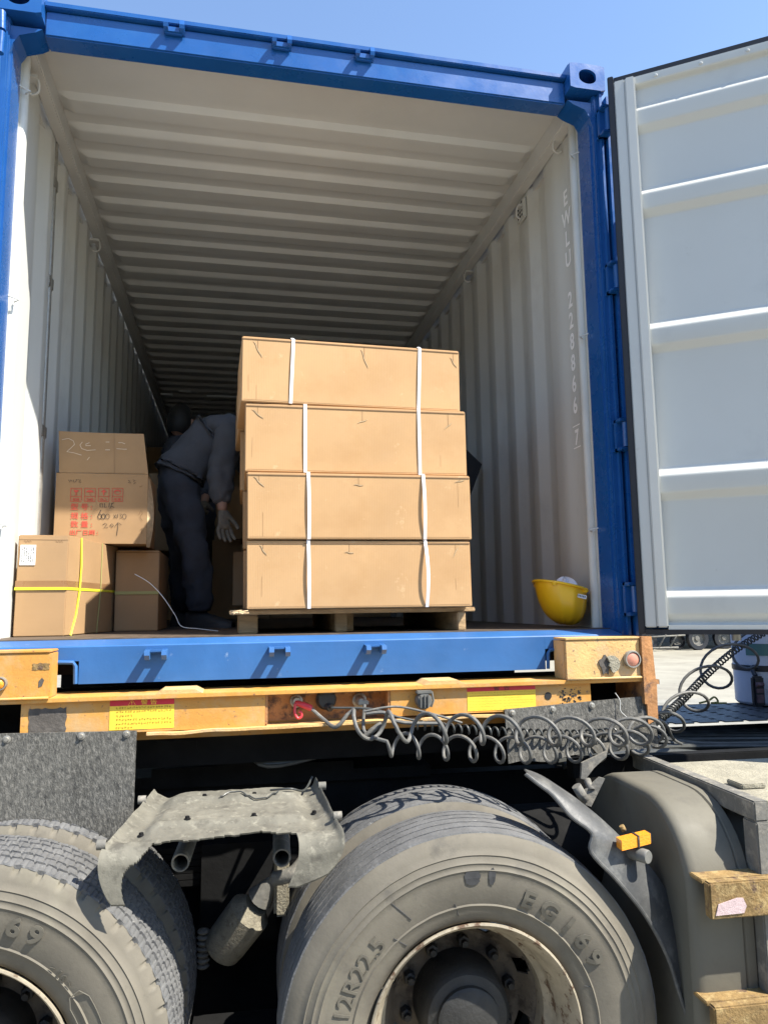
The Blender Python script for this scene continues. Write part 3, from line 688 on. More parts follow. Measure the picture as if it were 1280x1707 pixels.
def rim(u, v0, par):
    c = W(u, v0, WC); mb = MB()
    mb.lathe([(.288, .03), (.292, .006), (.298, .000), (.3005, -.003), (.300, -.008), (.295, -.010), (.290, -.004), (.284, .010), (.276, .022), (.270, .035), (.262, .060), (.257, .072), (.2555, .100), (.250, .112), (.236, .128), (.2345, .215)], c, TV, 96)
    o = mb.build('rim', RIM, par)
    ds = MB(); nr, na = 8, 160
    def P(i, j):
        r_ = .236-(.236-.185)*i/nr if i else .236; t = i/nr; h = .185+.050*t*t*(3-2*t); an = 2*math.pi*j/na
        return c + TU*(r_*math.cos(an)) + Vector((0,0,1))*(r_*math.sin(an)) + TV*h
    def sk(i, j):
        an = (j+.5)/na*8 % 1.; ri = (i+.5)/nr
        return ((an-.5)/.17)**2+((ri-.45)/.36)**2 < 1
    ds.grid(P, nr, na, thick=tuple(TV*.012), skip=sk)
    ds.lathe([(.185, .235), (.165, .236), (.13, .236), (.118, .240)], c, TV, 80); ds.build('wheel_disc', DISC, o)
    for k in range(10):
        nt_ = MB()
        an = 2*math.pi*(k+.3)/10; q = c+TU*(.162*math.cos(an))+Vector((0,0,1))*(.162*math.sin(an))
        nt_.lathe([(.018, .235), (.018, .207), (.011, .204), (.010, .190), (0, .190)], q, TV, 6)
        nt_.build('wheel_nut', HUB, o)
    hb = MB(); hb.lathe([(.136, .238), (.134, .155), (.128, .118), (.116, .104), (.092, .098), (.090, .086), (.078, .078), (0, .076)], c, TV, 48)
    for k in range(0):
        an = 2*math.pi*k/8; q = c+TU*(.105*math.cos(an))+Vector((0,0,1))*(.105*math.sin(an)); hb.lathe([(.009, .090), (.009, .076), (0, .075)], q, TV, 6)
    hb.build('hub', HUB, o)
    return o
def wheel(u, kind, lab):
    e = MB(); cx = W(u, .15, WC); e.lathe([(.09, .2), (.09, 1.1), (.0, 1.1)], W(u, 0, WC), TV, 20)
    o = e.build('wheel', HUB, trk)
    if lab: o['label'] = lab
    t1, c = tyre(u, 0., kind, o); rim(u, 0., o); t2, _ = tyre(u, .345, False if not kind else kind, o, 'inner_tyre')
    return o, c
wr, cr = wheel(0, False, 'dual wheel with worn smooth tread, nearer the cab')
wl_, cl = wheel(-1.339, True, 'dual wheel with blocky tread at the left')
for u in (0, -1.339):
    for v in (1.84, 2.18): simple_wheel(W(u, v, WC), TV, .54, .29, trk)
# lettering on the sidewalls
def SURF(r_):
    pr = [(.310, -.004), (.330, .004), (.352, .008), (.385, .017), (.425, .020), (.440, .019), (.449, .018)]
    for (a, b), (c_, d_) in zip(pr, pr[1:]):
        if r_ <= c_: return b+(d_-b)*(r_-a)/(c_-a)
    return .018
def ring_text(mb, s, c, r_, a_mid, size, squash=1., off=0., dep=.0222, th=.0018, flip=False):
    vs, fs = text2d(s, size, 'CENTER', off)
    def F(x, y, d=0):
        rr = r_+y*(1 if not flip else -1); an = a_mid-(x*squash/r_)*(1 if not flip else -1); dd = SURF(rr)+.0022; return c+TU*(rr*math.cos(an))+Vector((0,0,1))*(rr*math.sin(an))-TV*(dd+(th if d else 0))
    put_text(mb, s, lambda x, y, d=0: F(x, y, d), size, 'CENTER', off, thick=.001)
tm = MB()
ring_text(tm, 'E G 1 6 9', cr, .366, R(48), .064, 1.12, .0022)
tm.build('sidewall_lettering', TYRED, wr); tm = MB(); ring_text(tm, '12R22.5', cr, .362, R(150), .066, 1.0, 0)
tm.build('sidewall_lettering', TYRED, wr)
tm = MB(); ring_text(tm, '6 9', cl, .385, R(66), .066, 1.05, .002); tm.build('sidewall_lettering', TYRED, wl_); tm = MB(); ring_text(tm, '◂ 16 ▸', cl, .350, R(45), .030, 1, .001)
P = []
for k in range(13): P.append((.335, R(12+k*1.8)))
tmf = [( .332, R(8)), (.332, R(32)), (.345, R(36)), (.372, R(36)), (.385, R(32)), (.385, R(8))]
tm.build('sidewall_lettering', TYRED, wl_); tm = MB()
pp = []
for (ra, aa), (rb, ab) in zip(tmf, tmf[1:]):
    for k in range(6): t = k/6; pp.append(cl+TU*((ra+(rb-ra)*t)*math.cos(aa+(ab-aa)*t))+Vector((0,0,1))*((ra+(rb-ra)*t)*math.sin(aa+(ab-aa)*t))-TV*.017)
tm.tube(pp, .0015, 6); tm.build('raised_frame', TYRED, wl_)
SMUD = mat('rubbed_paint', (.035, .036, .038), .7, var=.3, scale=40)
def smudge(c, r0_, a0, w2, h2, seed):
    mb = MB(); P = []
    for k in range(22):
        q = 2*math.pi*k/22; rr = r0_+h2*math.sin(q)*(1+.35*noise.noise(Vector((math.cos(q)*2, math.sin(q)*2, seed)))); an = a0-(w2*math.cos(q)*(1+.4*noise.noise(Vector((math.cos(q)*3, math.sin(q)*3, seed+5)))))/r0_
        P.append(c+TU*(rr*math.cos(an))+Vector((0,0,1))*(rr*math.sin(an))-TV*(SURF(rr)+.0022))
    mb.add(P+[sum(P, Vector())/22], [(k, (k+1) % 22, 22) for k in range(22)]); return mb.build('dark_smudge', SMUD, wr)
smudge(cr, .425, R(91), .022, .020, 1); smudge(cr, .428, R(83.5), .010, .022, 3)
def crack(a0, r1, r2, sk):
    mb = MB(); mb.tube([cr+TU*((r1+(r2-r1)*t)*math.cos(a0+sk*t))+Vector((0,0,1))*((r1+(r2-r1)*t)*math.sin(a0+sk*t))-TV*(SURF(r1+(r2-r1)*t)+.0006) for t in [k/8 for k in range(9)]], .0013, 5); mb.build('mould_line', SMUD, wr)
crack(R(119), .372, .446, .06); crack(R(127), .318, .362, .04); crack(R(98), .325, .362, .02); crack(R(20), .330, .350, -.03)
# frame
for v in (.84, 1.64):
    mb = MB(); mb.box((-2.6, v-.004, .80), (4.2, v+.004, 1.08), W); s_ = 1 if v < 1 else -1
    mb.box((-2.6, v, 1.0805), (4.2, v+s_*.08, 1.088), W); mb.box((-2.6, v, .792), (4.2, v+s_*.08, .7995), W); mb.build('frame_rail', STEEL, trk)
for u in (-2.4, -1.9, -.67, .75, 1.5): mb = MB(); mb.box((u-.05, .846, .84), (u+.05, 1.634, 1.05), W); mb.build('frame_crossmember', STEEL, trk)
mb = MB(); mb.box((-1.3, .80, 1.089), (.05, 1.68, 1.13), W); mb.lathe([(0, 0), (.46, 0), (.47, .02), (.46, .05), (0, .055)], W(-.60, 1.24, 1.16), (0,0,1), 48); mb.box((-1.0, .80, 1.13), (-.25, 1.68, 1.16), W); mb.build('fifth_wheel', STEEL, trk)
for v in (.70, 1.80):
    mb = MB()
    for k in range(6): mb.box((-1.30+.05*k, v-.04, .90-.022*k), (-.04-.05*k, v+.04, .919-.022*k), W)
    mb.box((-.80, v-.06, .60), (-.54, v+.06, .93), W); mb.build('leaf_spring', STEEL, trk)
mb = MB(); mb.box((-.80, .36, .10), (-.50, .48, .46), W); mb.build('ground_light_mask', STEEL, trk)  # added dark box that hides sunlit ground between the tyres
mb = MB(); mb.box((-1.05, .78, .05), (-.2, .83, .80), W); mb.build('bracket_shade_plate', STEEL, trk)  # bracket plate extended downward to block sunlit ground between the wheels
for u in (0, -1.339):
    mb = MB(); mb.lathe([(0, 0), (.10, .0), (.10, .9), (.22, 1.05), (.22, 1.25), (.10, 1.4), (.10, 2.2), (0, 2.2)], W(u, .1, WC), TV, 24); mb.build('axle', STEEL, trk)
mb = MB(); mb.lathe([(0, 0), (.10, .01), (.15, .05), (.15, .55), (.10, .59), (0, .60)], W(.05, .62, .86), TU, 32); mb.build('light_gap_filler', STEEL, trk)  # added dark cylinder closing the bright gap between tyre and mudguard
mb = MB()
# brake chamber and its bracket
q = [W(*TP(375, 1575, .55)), W(*TP(428, 1505, .50))]
mb = MB(); d = (q[1]-q[0]).normalized(); mb.lathe([(0, -.045), (.055, -.045), (.066, -.035), (.070, .0), (.072, .10), (.072, .125), (.058, .135), (.040, .16), (0, .165)], q[0]+d*.02, d, 32); bc = mb.build('brake_chamber', DUST, trk)
mb = MB(); mb.tube([q[1]+d*.02, q[1]+d*.10], [.045, .018], 14); mb.tube([q[1]+d*.08, q[1]+d*.15], .02, 10); mb.build('chamber_clevis', STEELG, bc)
mb = MB(); a = TP(470, 1420, .45); mb.box((a[0]-.025, .44, a[2]-.20), (a[0]+.025, .50, a[2]+.03), W, bev=.01); mb.build('dusty_bracket', DUST, trk)
mb = MB(); a = TP(345, 1560, .62)
for k in range(7): mb.lathe([(.016, 0), (.022, .006), (.016, .012)], W(a[0]-.005, .55, a[2]-.07+.018*k), (0,0,1), 12)
mb.build('breather_bellows', STEELG, trk)
# mudguard support pipes
def pipe(px, py, v, r_):
    a = TP(px, py, v); mb = MB(); n = 28; Lg = .72-v
    mb.lathe([(r_*.78, Lg), (r_*.78, 0), (r_*.84, -.002), (r_*.97, -.002), (r_, .004), (r_, Lg), (r_*.78, Lg)], W(a[0], v, a[2]), TV, n); o = mb.build('support_pipe', STEELG, trk)
    mb = MB(); mb.lathe([(0, .10), (r_*.77, .10)], W(a[0], v, a[2]), TV, n); mb.build('pipe_inside', BDARK, o)
pipe(301, 1438, .18, .026); pipe(470, 1430, .24, .027)
mb = MB(); a = TP(490, 1455, .30); mb.tube(smooth_path([W(a[0]-.06, .32, a[2]-.02), W(a[0], .30, a[2]), W(a[0]+.05, .32, a[2]+.05)], 6), .022, 12); mb.build('elbow_hose', STEELG, trk)
# middle mudguard saddle with its broken front edge
UL, UR = -.985, -.372; NV = 90; NU = 180
def sad(i, j):
    s_ = i/NU; t = j/NV          # t: 0 back edge .. 1 bottom of the front skirt
    u = UL+(UR-UL)*s_; FT_ = .62
    if t < FT_:
        k = t/FT_; v = .47-.45*k; z = 1.150-.018*k
        z += .012*math.exp(-((k-.22)/.04)**2)*min(1, s_*8, (1-s_)*8)+.014*math.exp(-((k-.74)/.05)**2)*min(1, s_*6, (1-s_)*6)
        e = min(s_, 1-s_)*(UR-UL)
        z += (.028 if s_ > .5 else .014)*math.exp(-(e/.010)**2)*(1-k*.4)-.016*math.exp(-((e-.055)/.03)**2)
        u += (.045 if s_ < .5 else -.040)*(1-k)*abs(2*s_-1)
    else:
        k = (t-FT_)/(1-FT_); R_ = .05; Ld = .135 if s_ < .5 else .12
        Lc = R_*math.pi/2; L = k*(Lc+Ld-R_)
        if L < Lc: a = L/R_; v = .02-R_*math.sin(a); z = 1.132-R_*(1-math.cos(a))
        else: v = .02-R_-.04*(L-Lc); z = 1.132-R_-(L-Lc)
        e = min(s_, 1-s_)*(UR-UL)
        z += (.017 if s_ > .5 else .008)*math.exp(-(e/.010)**2)*(1-k)
        if s_ < .5: u += -.035*math.sin(k*1.9)*(1-s_*2)+.055*k*k*max(0, 1-s_*5)
        else: u += .018*math.sin(k*3)*(2*s_-1)-.02*k*k*(2*s_-1)*2; z += .028*k*k*max(0, (s_-.86)/.14)
    z += .004*noise.noise(Vector((u*14, v*14, 0)))+.0015*noise.noise(Vector((u*60, v*60, 4)))
    return W(u, v, z)
def lim(s_):
    if s_ < .085: return 1.
    if s_ < .19: return .985-.30*((s_-.085)/.105)**.5-.018*math.sin(s_*70)
    if s_ < .805: return .645+.025*math.sin((s_-.19)*9)+.018*noise.noise(Vector((s_*16, 0, 0)))-.05*math.sin((s_-.19)/.615*math.pi)
    return 1.-.0*s_
mb = MB(); mb.grid(sad, NU, NV, thick=(0, .003, -.005), skip=lambda i, j: (j+.5)/NV > lim((i+.5)/NU))
sd = mb.build('mudguard_saddle', FENP, trk)
mb = MB()
for s_, t_ in ((.33, .12), (.62, .11), (.30, .46), (.62, .45), (.10, .5), (.93, .35)):
    mb = MB(); p = sad(int(s_*NU), int(t_*NV)); mb.lathe([(0, .009), (.006, .009), (.007, .003), (.010, .002), (.010, 0)], p, (0,0,1), 8); mb.build('saddle_bolt', STEEL, sd)
mb = MB()
for (px, py, v) in ((180, 1368, .32), (255, 1343, .46)): pass
for i, j in ((0, 60), (0, 14), (NU, 48), (NU, 12)):
    mb = MB(); p = sad(i, j); s_ = -1 if i == 0 else 1; mb.lathe([(.013, -.012), (.013, .012), (.0, .012)], p+TU*(s_*.006), TU*s_, 14); mb.build('saddle_clamp', STEELG, sd)
mb = MB(); mb.tube([sad(k, 14+int(3*math.sin(k*.12)))+Vector((0,0,.006)) for k in range(76, 138, 3)], .0025, 6)
mb.tube(smooth_path([sad(128, 8)+Vector((0,0,.01)), sad(148, 13)+Vector((0,0,.012)), sad(164, 8)+Vector((0,0,.02)), sad(175, 2)+Vector((0,0,.035))], 6), .0035, 6); mb.build('loose_cable', HOSEB, sd)
# front quarter mudguard
inn = [(875,1290,.10), (898,1308,.08), (920,1325,.06), (950,1360,.03), (985,1388,.01), (984,1420,0), (1030,1470,-.01), (1075,1527,-.01), (1110,1592,-.01), (1132,1660,-.01), (1150,1712,-.01)]
outp = [(880,1288,.14), (910,1300,.12), (945,1322,.10), (985,1350,.08), (1035,1395,.06), (1080,1440,.05), (1120,1500,.05), (1148,1560,.05), (1163,1635,.05), (1167,1700,.05), (1167,1740,.05)]
I = smooth_path([W(*TP(*p)) for p in inn], 5); O = smooth_path([W(*TP(*p)) for p in outp], 5)
mb = MB(); m_ = len(I)-1
def qf(i, j):
    if j <= 4: t = j/4; p = I[i]*(1-t)+O[i]*t; return p-TV*(.012*math.sin(t*math.pi))
    t = (j-4)/4; f = i/m_; dp = .03+.05*min(1, f/.3) if f < .55 else .08+.36*min(1, (f-.55)/.35); return O[i]+TV*(dp*t)+Vector((0,0,.005*t))
mb.grid(qf, m_, 8, thick=tuple(-TU*.003+Vector((0,0,-.003)))); qg = mb.build('quarter_mudguard', FENB, trk)
mb = MB(); mb.tube([p-TV*.004 for p in I], .006, 8); mb.build('rolled_edge', FENB, qg)
a = TP(1060, 1405, .0)
mb = MB(); A_, B_ = W(*TP(1036, 1410, -.02)), W(*TP(1084, 1398, .0)); d = B_-A_; up_ = Vector((0,0,1)); fn = lambda x, y, z: A_+d*x+TV*y+up_*z
mb.box((0, 0, -.014), (1, .035, .014), fn, bev=0); ml = mb.build('side_marker_lamp', AMBER, qg)
mb = MB(); mb.box((.55, -.003, -.016), (.60, .036, .0165), fn); mb.box((.98, .005, -.012), (1.06, .03, .012), fn); mb.build('lamp_clip', BLKP, ml)
q = W(*TP(1080, 1429, -.02)); ax = (TV*1.0-TU*.5).normalized(); mb = MB(); mb.lathe([(0, -.001), (.017, -.001), (.0195, .004), (.0195, .09), (0, .09)], q, ax, 28); mb.build('round_plug', DUSTP, qg)
mb = MB(); mb.tube([W(*TP(1040, 1385, .06)), W(*TP(1036, 1388, .06))+up_*.02], .008, 8); mb.build('mount_bolt', RUST, qg)
# bracket plates beside the fender top
for pts, v in (([(970,1272), (1012,1252), (1010,1262), (990,1280), (975,1300), (968,1298)], .35), ([(970,1322), (1000,1296), (1008,1298), (985,1345), (972,1340)], .30), ([(985,1245), (1000,1240), (1045,1235), (1030,1250), (1000,1262)], .5)):
    mb = MB(); mb.prism([W(*TP(x, y, v)) for x, y in pts], tuple(TV*.012)); mb.build('fender_bracket', STEELG, trk)
mb = MB(); mb.tube([W(*TP(960, 1310, .3)), W(*TP(975, 1335, .3))], .016, 10); mb.build('bracket_bolt', STEELG, trk)
mb = MB(); mb.tube([W(*TP(978, 1300, .33)), W(*TP(985, 1318, .30))], .012, 10)
mb.build('bracket_bolt', STEELG, trk)
# fuel tank: plastic end cover then brushed body
def rsq(v0, v1, z0, z1, r_, n=8):
    pts = []
    for (cx, cz, a0) in ((v1-r_, z1-r_, 0), (v0+r_, z1-r_, 90), (v0+r_, z0+r_, 180), (v1-r_, z0+r_, 270)):
        for k in range(n+1): a = R(a0+90*k/n); pts.append((cx+r_*math.cos(a), cz+r_*math.sin(a)))
    return pts
def loft(mb, secs, cap0=True, cap1=True):
    n = len(secs[0][1]); vs = []
    for u, p in secs: vs += [W(u, a, b) for a, b in p]
    mb.add(vs, [(i*n+k, i*n+(k+1)%n, (i+1)*n+(k+1)%n, (i+1)*n+k) for i in range(len(secs)-1) for k in range(n)], True)
    if cap0: mb.add(vs[:n], [tuple(range(n))[::-1]])
    if cap1: mb.add(vs[-n:], [tuple(range(n))], True)
def sc(v0, v1, z0, z1, r_, g_): return rsq(v0+g_, v1-g_, z0+g_, z1-g_, max(.02, r_-g_), 10)
TB = (-.085, .60, .36, 1.165, .24)
mb = MB(); U0 = .60
loft(mb, [(U0, sc(*TB, .022)), (U0+.004, sc(*TB, .012)), (U0+.012, sc(*TB, .004)), (U0+.03, sc(*TB, .0)), (U0+.07, sc(*TB, .0)), (U0+.15, sc(*TB, .0)), (U0+.155, sc(*TB, .006)), (U0+.16, sc(*TB, .0)), (U0+.185, sc(*TB, .0)), (U0+.19, sc(*TB, .03))])
ft_ = mb.build('fuel_tank', TANKP, trk, angle=40)
mb = MB(); loft(mb, [(U0+.19, sc(*TB, .035)), (U0+.95, sc(*TB, .035)), (U0+.96, sc(*TB, .08))]); mb.build('tank_body', TANKM, ft_)
# side steps and frame
def step(px, py, hpx, v=-.16):
    px += 12; a = TP(px, py, v); b = TP(px, py+hpx, v); mb = MB(); z1 = a[2]; z0 = b[2]
    mb.box((a[0]+.004, v, z0), (a[0]+.62, v+.03, z1), W, bev=.004); mb.box((a[0], v+.0305, z1-.012), (a[0]+.62, v+.10, z1), W, bev=.002)
    return mb.build('side_step', RUST, trk), a, b

s1, a1, b1 = step(1167, 1473, 62); s2, a2, b2 = step(1176, 1681, 60)
mb = MB(); pts = [(1193,1527), (1197,1508), (1228,1497), (1238,1497), (1244,1510), (1240,1522)]
mb.prism([W(*TP(x, y, -.163)) for x, y in pts], tuple(TV*.002)); mb.build('worn_tape', PUTTY, s1)
mb = MB(); uf = .79; zb_ = 1.185
mb.box((uf, -.12, zb_-.055), (uf+.045, .66, zb_), W, bev=.004); bf = mb.build('frame_beam', STEELG, trk)
mb = MB(); mb.box((uf, -.125, .35), (uf+.05, -.06, zb_-.056), W, bev=.004); mb.box((uf+.075, -.13, .35), (uf+.12, -.05, zb_-.01), W, bev=.004); mb.build('frame_post', STEELG, trk)
mb = MB(); mb.box((uf+.05, -.11, zb_-.02), (uf+.9, .42, zb_-.004), W); mb.box((uf+.13, -.10, .4), (uf+.9, .40, zb_-.021), W); mb.box((uf+.06, .02, zb_-.003), (uf+.14, .10, zb_+.012), W, bev=.003); bb = mb.build('battery_box', LDIRT, trk)
# catwalk and chassis top behind the beam
mb = MB(); mb.box((.55, .60, 1.10), (2.4, .66, 1.17), W, bev=.004); mb.box((.50, 1.60, 1.12), (2.4, 1.68, 1.20), W, bev=.004); mb.box((.95, .67, 1.09), (2.4, 1.59, 1.10), W)
mb.build('deck_frame', STEEL, trk)
mb = MB(); nx, ny = 40, 18; u0_, v0_ = 1.15, 1.02
def dk(i, j): return W(u0_+i*.03, v0_+j*.03, 1.215)
mb.grid(dk, nx, ny, thick=(0, 0, -.005), skip=lambda i, j: (i+2*(j % 2)) % 4 == 1 and j % 2 == 0, sm=False); mb.build('catwalk_plate', DECK, trk)
mb = MB()
rng = random.Random(3)
for k in range(9):
    y = .75+.07*k; mb.tube(smooth_path([W(.6, y, 1.10), W(.95, y+rng.uniform(-.05, .05), 1.13+rng.uniform(0, .05)), W(1.35, y+rng.uniform(-.08, .08), 1.12), W(1.9, y, 1.11)], 8), rng.uniform(.007, .016), 8)
mb.build('cable_bundle', HOSEB, trk)
# cab
mb = MB(); mb.box((2.55, .0, .95), (4.7, 2.48, 3.55), W, bev=.12); cb = mb.build('cab', CABP, trk)
mb = MB(); mb.box((2.50, .6, 1.6), (2.549, 1.9, 2.9), W, bev=.01); mb.build('cab_rear_panel', STEELG, cb)
simple_wheel(W(3.6, .0, WC), TV, .54, .3, trk, 'front_wheel'); simple_wheel(W(3.6, 2.18, WC), TV, .54, .3, trk, 'front_wheel')

# ================================================================== HOSES
def coil(axis, rad, turns, tr_, name, m, lab, tail0=None, tail1=None, squ=1., n=22, shear=0., warp=None, cat='air hose', grp='coiled hoses between trailer and tractor', ph=0.):
    A = smooth_path(axis, 16); L_ = [0]
    for a, b in zip(A, A[1:]): L_.append(L_[-1]+(b-a).length)
    tot = L_[-1]; pts = []; N = int(turns*n); i = 0
    prev = None
    for k in range(N+1):
        s_ = min(tot*.99999, tot*(warp(k/N) if warp else k/N))
        while i < len(L_)-2 and L_[i+1] < s_: i += 1
        t = (s_-L_[i])/(L_[i+1]-L_[i]); p = A[i].lerp(A[i+1], t); d = (A[i+1]-A[i]).normalized()
        nx = Vector((0,0,1)); nx = (nx-d*nx.dot(d)).normalized(); ny = d.cross(nx); an = 2*math.pi*k/n+ph
        rr = rad(s_/tot) if callable(rad) else rad
        sh_ = shear(s_/tot) if callable(shear) else shear; pts.append(p+nx*(rr*math.cos(an))+ny*(rr*squ*math.sin(an))+d*(rr*sh_*math.sin(an)))
    if tail0: pts = smooth_path(tail0, 8)[:-1]+pts
    if tail1: pts = pts+smooth_path(tail1, 8)[1:]
    mb = MB(); mb.tube(pts, tr_, 8); return tag(mb.build(name, m), lab, cat, grp)
HY = -.27
WARP = lambda x: x*.70 if x < .66 else .462+(x-.66)*1.582
ax1 = [PY(590,1206,HY+.1), PY(680,1212,HY), PY(800,1216,HY), PY(930,1219,HY), PY(1050,1220,HY+.05), PY(1095,1212,-.05), PY(1130,1190,.12), PY(1165,1150,.3), PY(1200,1112,.45), PY(1245,1085,.55), PY(1300,1068,.62)]
coil(ax1, lambda t: .046+.034*min(1, max(0, t-.5)/.25), 14.5, .0066, 'coiled_air_hose', HOSE, 'grey coiled air hose plugged in with the red handle', tail0=[Vector((cp.x+.045, -.075, cp.z-.016)), Vector((cp.x+.09, -.10, cp.z-.055)), PY(560,1212,HY+.1), PY(580,1190,HY+.1)], shear=lambda t: min(.55, t*2), warp=WARP)
ax2 = [PY(640,1240,HY+.05), PY(740,1246,HY+.06), PY(850,1250,HY+.06), PY(960,1248,HY+.08), PY(1050,1240,HY+.12), PY(1095,1222,-.1)]
coil(ax2, lambda t: .037+.012*t, 11.5, .0060, 'coiled_air_hose', HOSE, 'lower grey coiled air hose sagging over the right tyre', tail0=[Vector((cp3.x+.01, -.085, cp3.z-.01)), PY(606,1215,-.12), PY(618,1226,-.16), PY(630,1232,HY+.03)], tail1=[PY(1100,1200,-.1), PY(1112,1212,-.02), PY(1122,1232,.08), PY(1135,1240,.2)], ph=1.2, shear=lambda t: min(.5, t*2))
ax3 = [PY(690,1208,HY+.12), PY(780,1216,HY+.14), PY(880,1222,HY+.14), PY(1000,1222,HY+.15), PY(1085,1205,-.02), PY(1135,1168,.18), PY(1180,1122,.38), PY(1230,1080,.52), PY(1290,1045,.6)]
coil(ax3, lambda t: .014, 84, .004, 'coiled_cable', HOSEB, 'thin tightly coiled electric cable running inside the air hoses', tail0=[Vector((cp2.x+.012, -.078, cp2.z-.026)), PY(560,1180,-.1), PY(620,1182,-.13), PY(665,1196,-.15)], n=12, cat='electric cable')
mb = MB(); mb.tube(smooth_path([PY(607,1186,-.13), PY(660,1178,-.14), PY(720,1190,-.16), PY(770,1205,-.17)], 8), .004, 8); mb.tube(smooth_path([PY(610,1190,-.13), PY(640,1188,-.14), PY(655,1200,-.15), PY(680,1205,-.16), PY(730,1206,-.17)], 8), .006, 8)
tag(mb.build('loose_cable', HOSE), 'thin grey cable looping behind the coiled hoses by the round socket', 'cable')
mb = MB(); A_, B_ = PY(607,1228,-.17), PY(636,1206,-.17); mb.tube([A_, A_.lerp(B_, .3), A_.lerp(B_, .35), A_.lerp(B_, .8), B_], [.008, .009, .0105, .0105, .008], 12)
tag(mb.build('hose_joint', STEELG), 'short dusty metal hose joint hanging below the couplings', 'hose joint')
mb = MB(); mb.tube(smooth_path([PY(1025,1155,-.105), PY(1033,1168,-.112), PY(1034,1185,-.116), PY(1048,1198,-.122)], 6), .0012, 5); tag(mb.build('stray_wire', WIRE), 'thin pale wire hanging over the right rubber flap', 'wire')

# ================================================================== CARGO
def carton(name, label, c0, ex, ey, ez, m=CARD, group=None, tilt=0., seam=True):
    """c0: bottom front left corner; ex, ey, ez edge vectors"""
    root = thing(name, label, 'cardboard box', tuple(c0), group)
    F = lambda x, y, z: Vector(c0)+ex*x+ey*y+ez*z
    mb = MB(); mb.box((0,0,0), (1,1,1), F)
    import bmesh
    me = MB(); bm = bmesh.new()
    vs = [bm.verts.new(v) for v in mb.v]
    for f in mb.f: bm.faces.new([vs[i] for i in f])
    bmesh.ops.recalc_face_normals(bm, faces=bm.faces); bmesh.ops.bevel(bm, geom=list(bm.edges), offset=.0035, segments=2, affect='EDGES'); bm.verts.index_update()
    mm = MB(); mm.add([v.co.copy() for v in bm.verts], [tuple(v.index for v in f.verts) for f in bm.faces]); bm.free()
    mm.build('box_body', m, root)
    return root, F
FY = .16
rows = [ # px bottom-left, bottom-right, top-left, top-right, straps, creases
    ((410.5,1015.5), (781.5,1010), (410,906), (782,906.5), (515, 708), y_) if False else None for y_ in (0,)]
specs = [((411,1016), (783,1011), (411,905), (782,906), (515,708), [(434,908,446,926), (575,921,590,922), (762,912,752,930)], FY),
         ((412,899), (783,903), (412,790), (783,798), (515,705), [(424,794,442,812), (590,809,606,810), (756,806,772,802)], FY-.01),
         ((408,786), (777,794), (409,675), (777,689), (509,698), [(420,682,440,698), (596,706,612,700), (740,716,752,706)], FY+.005),
         ((402,669), (770,686), (404,559), (770,583), (487,700), [(422,568,437,596), (602,580,614,612), (752,592,764,610)], FY)]
lab = ['lowest in the stack on the pallet', 'second from the bottom of the stack', 'third from the bottom of the stack', 'topmost of the stack']
zprev = None
zs_ = [PY(s[0][0], s[0][1], s[6]).z for s in specs]+[PY(404, 558, FY).z]
